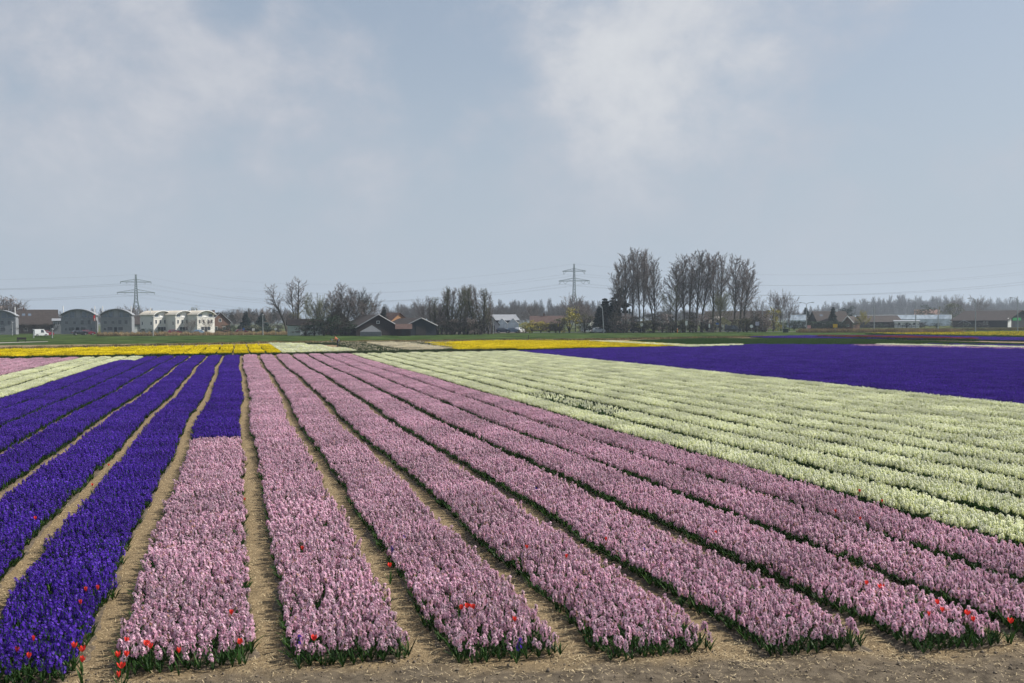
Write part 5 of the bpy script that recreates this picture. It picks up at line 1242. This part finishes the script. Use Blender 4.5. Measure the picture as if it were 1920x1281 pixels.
SILVER, NAVY, BLACKP, WINE, BLUEC, WHITEC = paint('silver_paint', (.40, .42, .45)), paint('navy_paint', (.012, .022, .06)), paint('black_paint', (.012, .014, .02)), paint('wine_paint', (.16, .02, .035)), paint('steel_blue_paint', (.10, .16, .24)), paint('white_car_paint', (.72, .73, .74))
car(1122, 272, SILVER, 'silver hatchback driving on the road left of the leaning lamp post', face(1122)+R(12), 3.6)
car(1194, 276, NAVY, 'dark blue car on the road below the left high trees', face(1194)+R(5), 4.0)
car(1374, 268, BLACKP, 'black van on the road below the right high trees', face(1374)+R(-6), 4.5, True)
car(943, 282, NAVY, 'dark blue car parked left of the steel blue one', face(943)+R(8), 4.0)
car(962, 284, BLUEC, 'steel blue car parked before the small glasshouse', face(962)+R(6), 3.9)
car(974, 290, WHITEC, 'white car just right of the steel blue car', face(974)+R(60), 3.6)
car(77, 262, WHITEC, 'white van parked behind the left meadow', face(77)+R(10), 3.4, True)
car(87, 270, WINE, 'dark red car parked right of the white van', face(87)+R(40), 3.6)
car(150, 285, BLACKP, 'dark car parked before the grey house with the flag', face(150)+R(15), 4.2)
car(164, 287, WINE, 'dark red car parked before the grey house right of the black car', face(164)+R(15), 4.0)
car(327, 281, WINE, 'dark red car parked before the white terrace', face(327)+R(10), 4.0)
car(373, 279, BLUEC, 'pale blue car parked between the two right terrace houses', face(373)+R(70), 3.8)
car(454, 282, WINE, 'wine red car on the road right of the white terrace', face(454)+R(8), 3.9)

# ------------------------------------------------------------------ the stooping person
def person():
    q = ray(632.3, 651.2); root = thing('person', 'person in an orange top and dark trousers stooping over the flowers', 'person', (q.x, q.y, 0), face(632))
    # x = image right; the figure faces left, bent forward at the hips
    J = {'pelvis': (.10, 0, .90), 'waist': (.04, 0, 1.06), 'chest': (-.14, 0, 1.26), 'neck': (-.27, 0, 1.37), 'head0': (-.34, 0, 1.43), 'head1': (-.42, 0, 1.50),
         'hipL': (.08, -.10, .86), 'kneeL': (.02, -.11, .48), 'ankL': (.05, -.11, .09), 'toeL': (-.12, -.12, .04), 'hipR': (.08, .10, .86), 'kneeR': (.05, .12, .48), 'ankR': (.10, .12, .09), 'toeR': (-.07, .13, .04),
         'shL': (-.20, -.19, 1.30), 'elL': (-.32, -.23, 1.06), 'wrL': (-.50, -.12, 1.08), 'haL': (-.58, -.09, 1.10), 'shR': (-.20, .19, 1.30), 'elR': (-.34, .22, 1.07), 'wrR': (-.50, .10, 1.10), 'haR': (-.58, .07, 1.12)}
    E_ = [('pelvis', 'waist'), ('waist', 'chest'), ('chest', 'neck'), ('neck', 'head0'), ('head0', 'head1'), ('pelvis', 'hipL'), ('hipL', 'kneeL'), ('kneeL', 'ankL'), ('ankL', 'toeL'), ('pelvis', 'hipR'), ('hipR', 'kneeR'), ('kneeR', 'ankR'), ('ankR', 'toeR'),
          ('chest', 'shL'), ('shL', 'elL'), ('elL', 'wrL'), ('wrL', 'haL'), ('chest', 'shR'), ('shR', 'elR'), ('elR', 'wrR'), ('wrR', 'haR')]
    Rr = dict(pelvis=.15, waist=.135, chest=.155, neck=.06, head0=.095, head1=.09, hipL=.10, kneeL=.07, ankL=.05, toeL=.04, hipR=.10, kneeR=.07, ankR=.05, toeR=.04, shL=.075, elL=.05, wrL=.035, haL=.035, shR=.075, elR=.05, wrR=.035, haR=.035)
    names = list(J); me = bpy.data.meshes.new('body'); me.from_pydata([J[n] for n in names], [(names.index(a), names.index(b)) for a, b in E_], [])
    o = bpy.data.objects.new('tmp', me); COL.objects.link(o); md = o.modifiers.new('skin', 'SKIN'); md.use_smooth_shade = True
    for i, n in enumerate(names): me.skin_vertices[0].data[i].radius = (Rr[n], Rr[n]); me.skin_vertices[0].data[i].use_root = (n == 'pelvis')
    ss = o.modifiers.new('sub', 'SUBSURF'); ss.levels = 2; ss.render_levels = 2
    dg = bpy.context.evaluated_depsgraph_get(); dg.update(); body = bpy.data.meshes.new_from_object(o.evaluated_get(dg)); bpy.data.objects.remove(o)
    body.materials.clear()
    for m in (M('skin', (.45, .27, .19), rough=.6), M('orange_top', (.62, .22, .12), rough=.9), M('navy_trousers', (.012, .014, .035), rough=.9), M('dark_hair', (.012, .009, .008), rough=.6)): body.materials.append(m)
    for f in body.polygons:
        c = f.center
        if c.z < .93 or (c.x > .0 and c.z < 1.0): k = 2
        elif c.x < -.29 and c.z > 1.36: k = 3 if (c.z > 1.44 or c.x > -.38) else 0
        elif c.x < -.44 and c.z < 1.2: k = 0
        else: k = 1
        f.material_index = k; f.use_smooth = True
    body.name = 'body'; link('body', body, root)
    for y, s in ((-.09, -1), (.07, 1)):          # fingers
        for i in range(4):
            f = MB(); f.tube([(-.60, y-.02+.014*i, 1.10), (-.64, y-.02+.014*i, 1.12), (-.645, y-.02+.014*i, 1.15)], [.009, .008, .007], 5); f.build('finger', body.materials[0], root)
        f = MB(); f.tube([(-.57, y+.03*s*-1, 1.10), (-.60, y+.05*-s, 1.13), (-.63, y+.04*-s, 1.14)], [.010, .009, .008], 5); f.build('thumb', body.materials[0], root)
    cm = thing('camera_bag', 'pale blue grey camera bag held in front by the stooping person', 'camera bag', (0, 0, 0), 0)
    cm.location = Vector(root.location)+Matrix.Rotation(face(632), 3, 'Z') @ Vector((-.66, -.01, 1.02)); cm.rotation_euler = (0, .3, face(632))
    MB().box(-.12, .10, -.09, .09, -.10, .12).build('bag', M('bag_cloth', (.30, .38, .46)), cm); MB().tube([(-.12, 0, 0), (-.24, 0, -.03)], [.055, .065], 10).build('lens_barrel', BLACKP, cm)
    bp = thing('shoulder_bag', 'grey shoulder bag hanging behind the stooping person', 'shoulder bag', (0, 0, 0)); bp.location = Vector(root.location)+Matrix.Rotation(face(632), 3, 'Z') @ Vector((.20, -.14, 1.0)); bp.rotation_euler = (0, -.5, face(632))
    b = MB(); b.prism([(-.10, -.20), (.06, -.22), (.13, -.05), (.10, .16), (-.08, .20)], -.08, .10); b.build('bag', M('grey_bag', (.28, .32, .36)), bp); b = MB(); b.tube([(-.05, 0, .18), (-.25, .05, .34), (-.36, .12, .30)], .018, 6); b.build('strap', BLACKP, bp)
person()

# ------------------------------------------------------------------ haze
def haze():
    mb = MB(); mb.box(-4700, 4700, -400, 6700, -1.2, 62); m = bpy.data.materials.new('haze_air'); m.use_nodes = True; t = m.node_tree; t.nodes.clear()
    out = N(t, 'ShaderNodeOutputMaterial'); v = N(t, 'ShaderNodeVolumePrincipled'); v.inputs['Color'].default_value = (.74, .86, 1.0, 1); v.inputs['Density'].default_value = .00025; v.inputs['Anisotropy'].default_value = 0.2
    t.links.new(v.outputs[0], out.inputs['Volume']); o = mb.build('haze', m); tag(o, 'thin pale haze in the air over the fields', 'haze', kind='stuff')
haze()
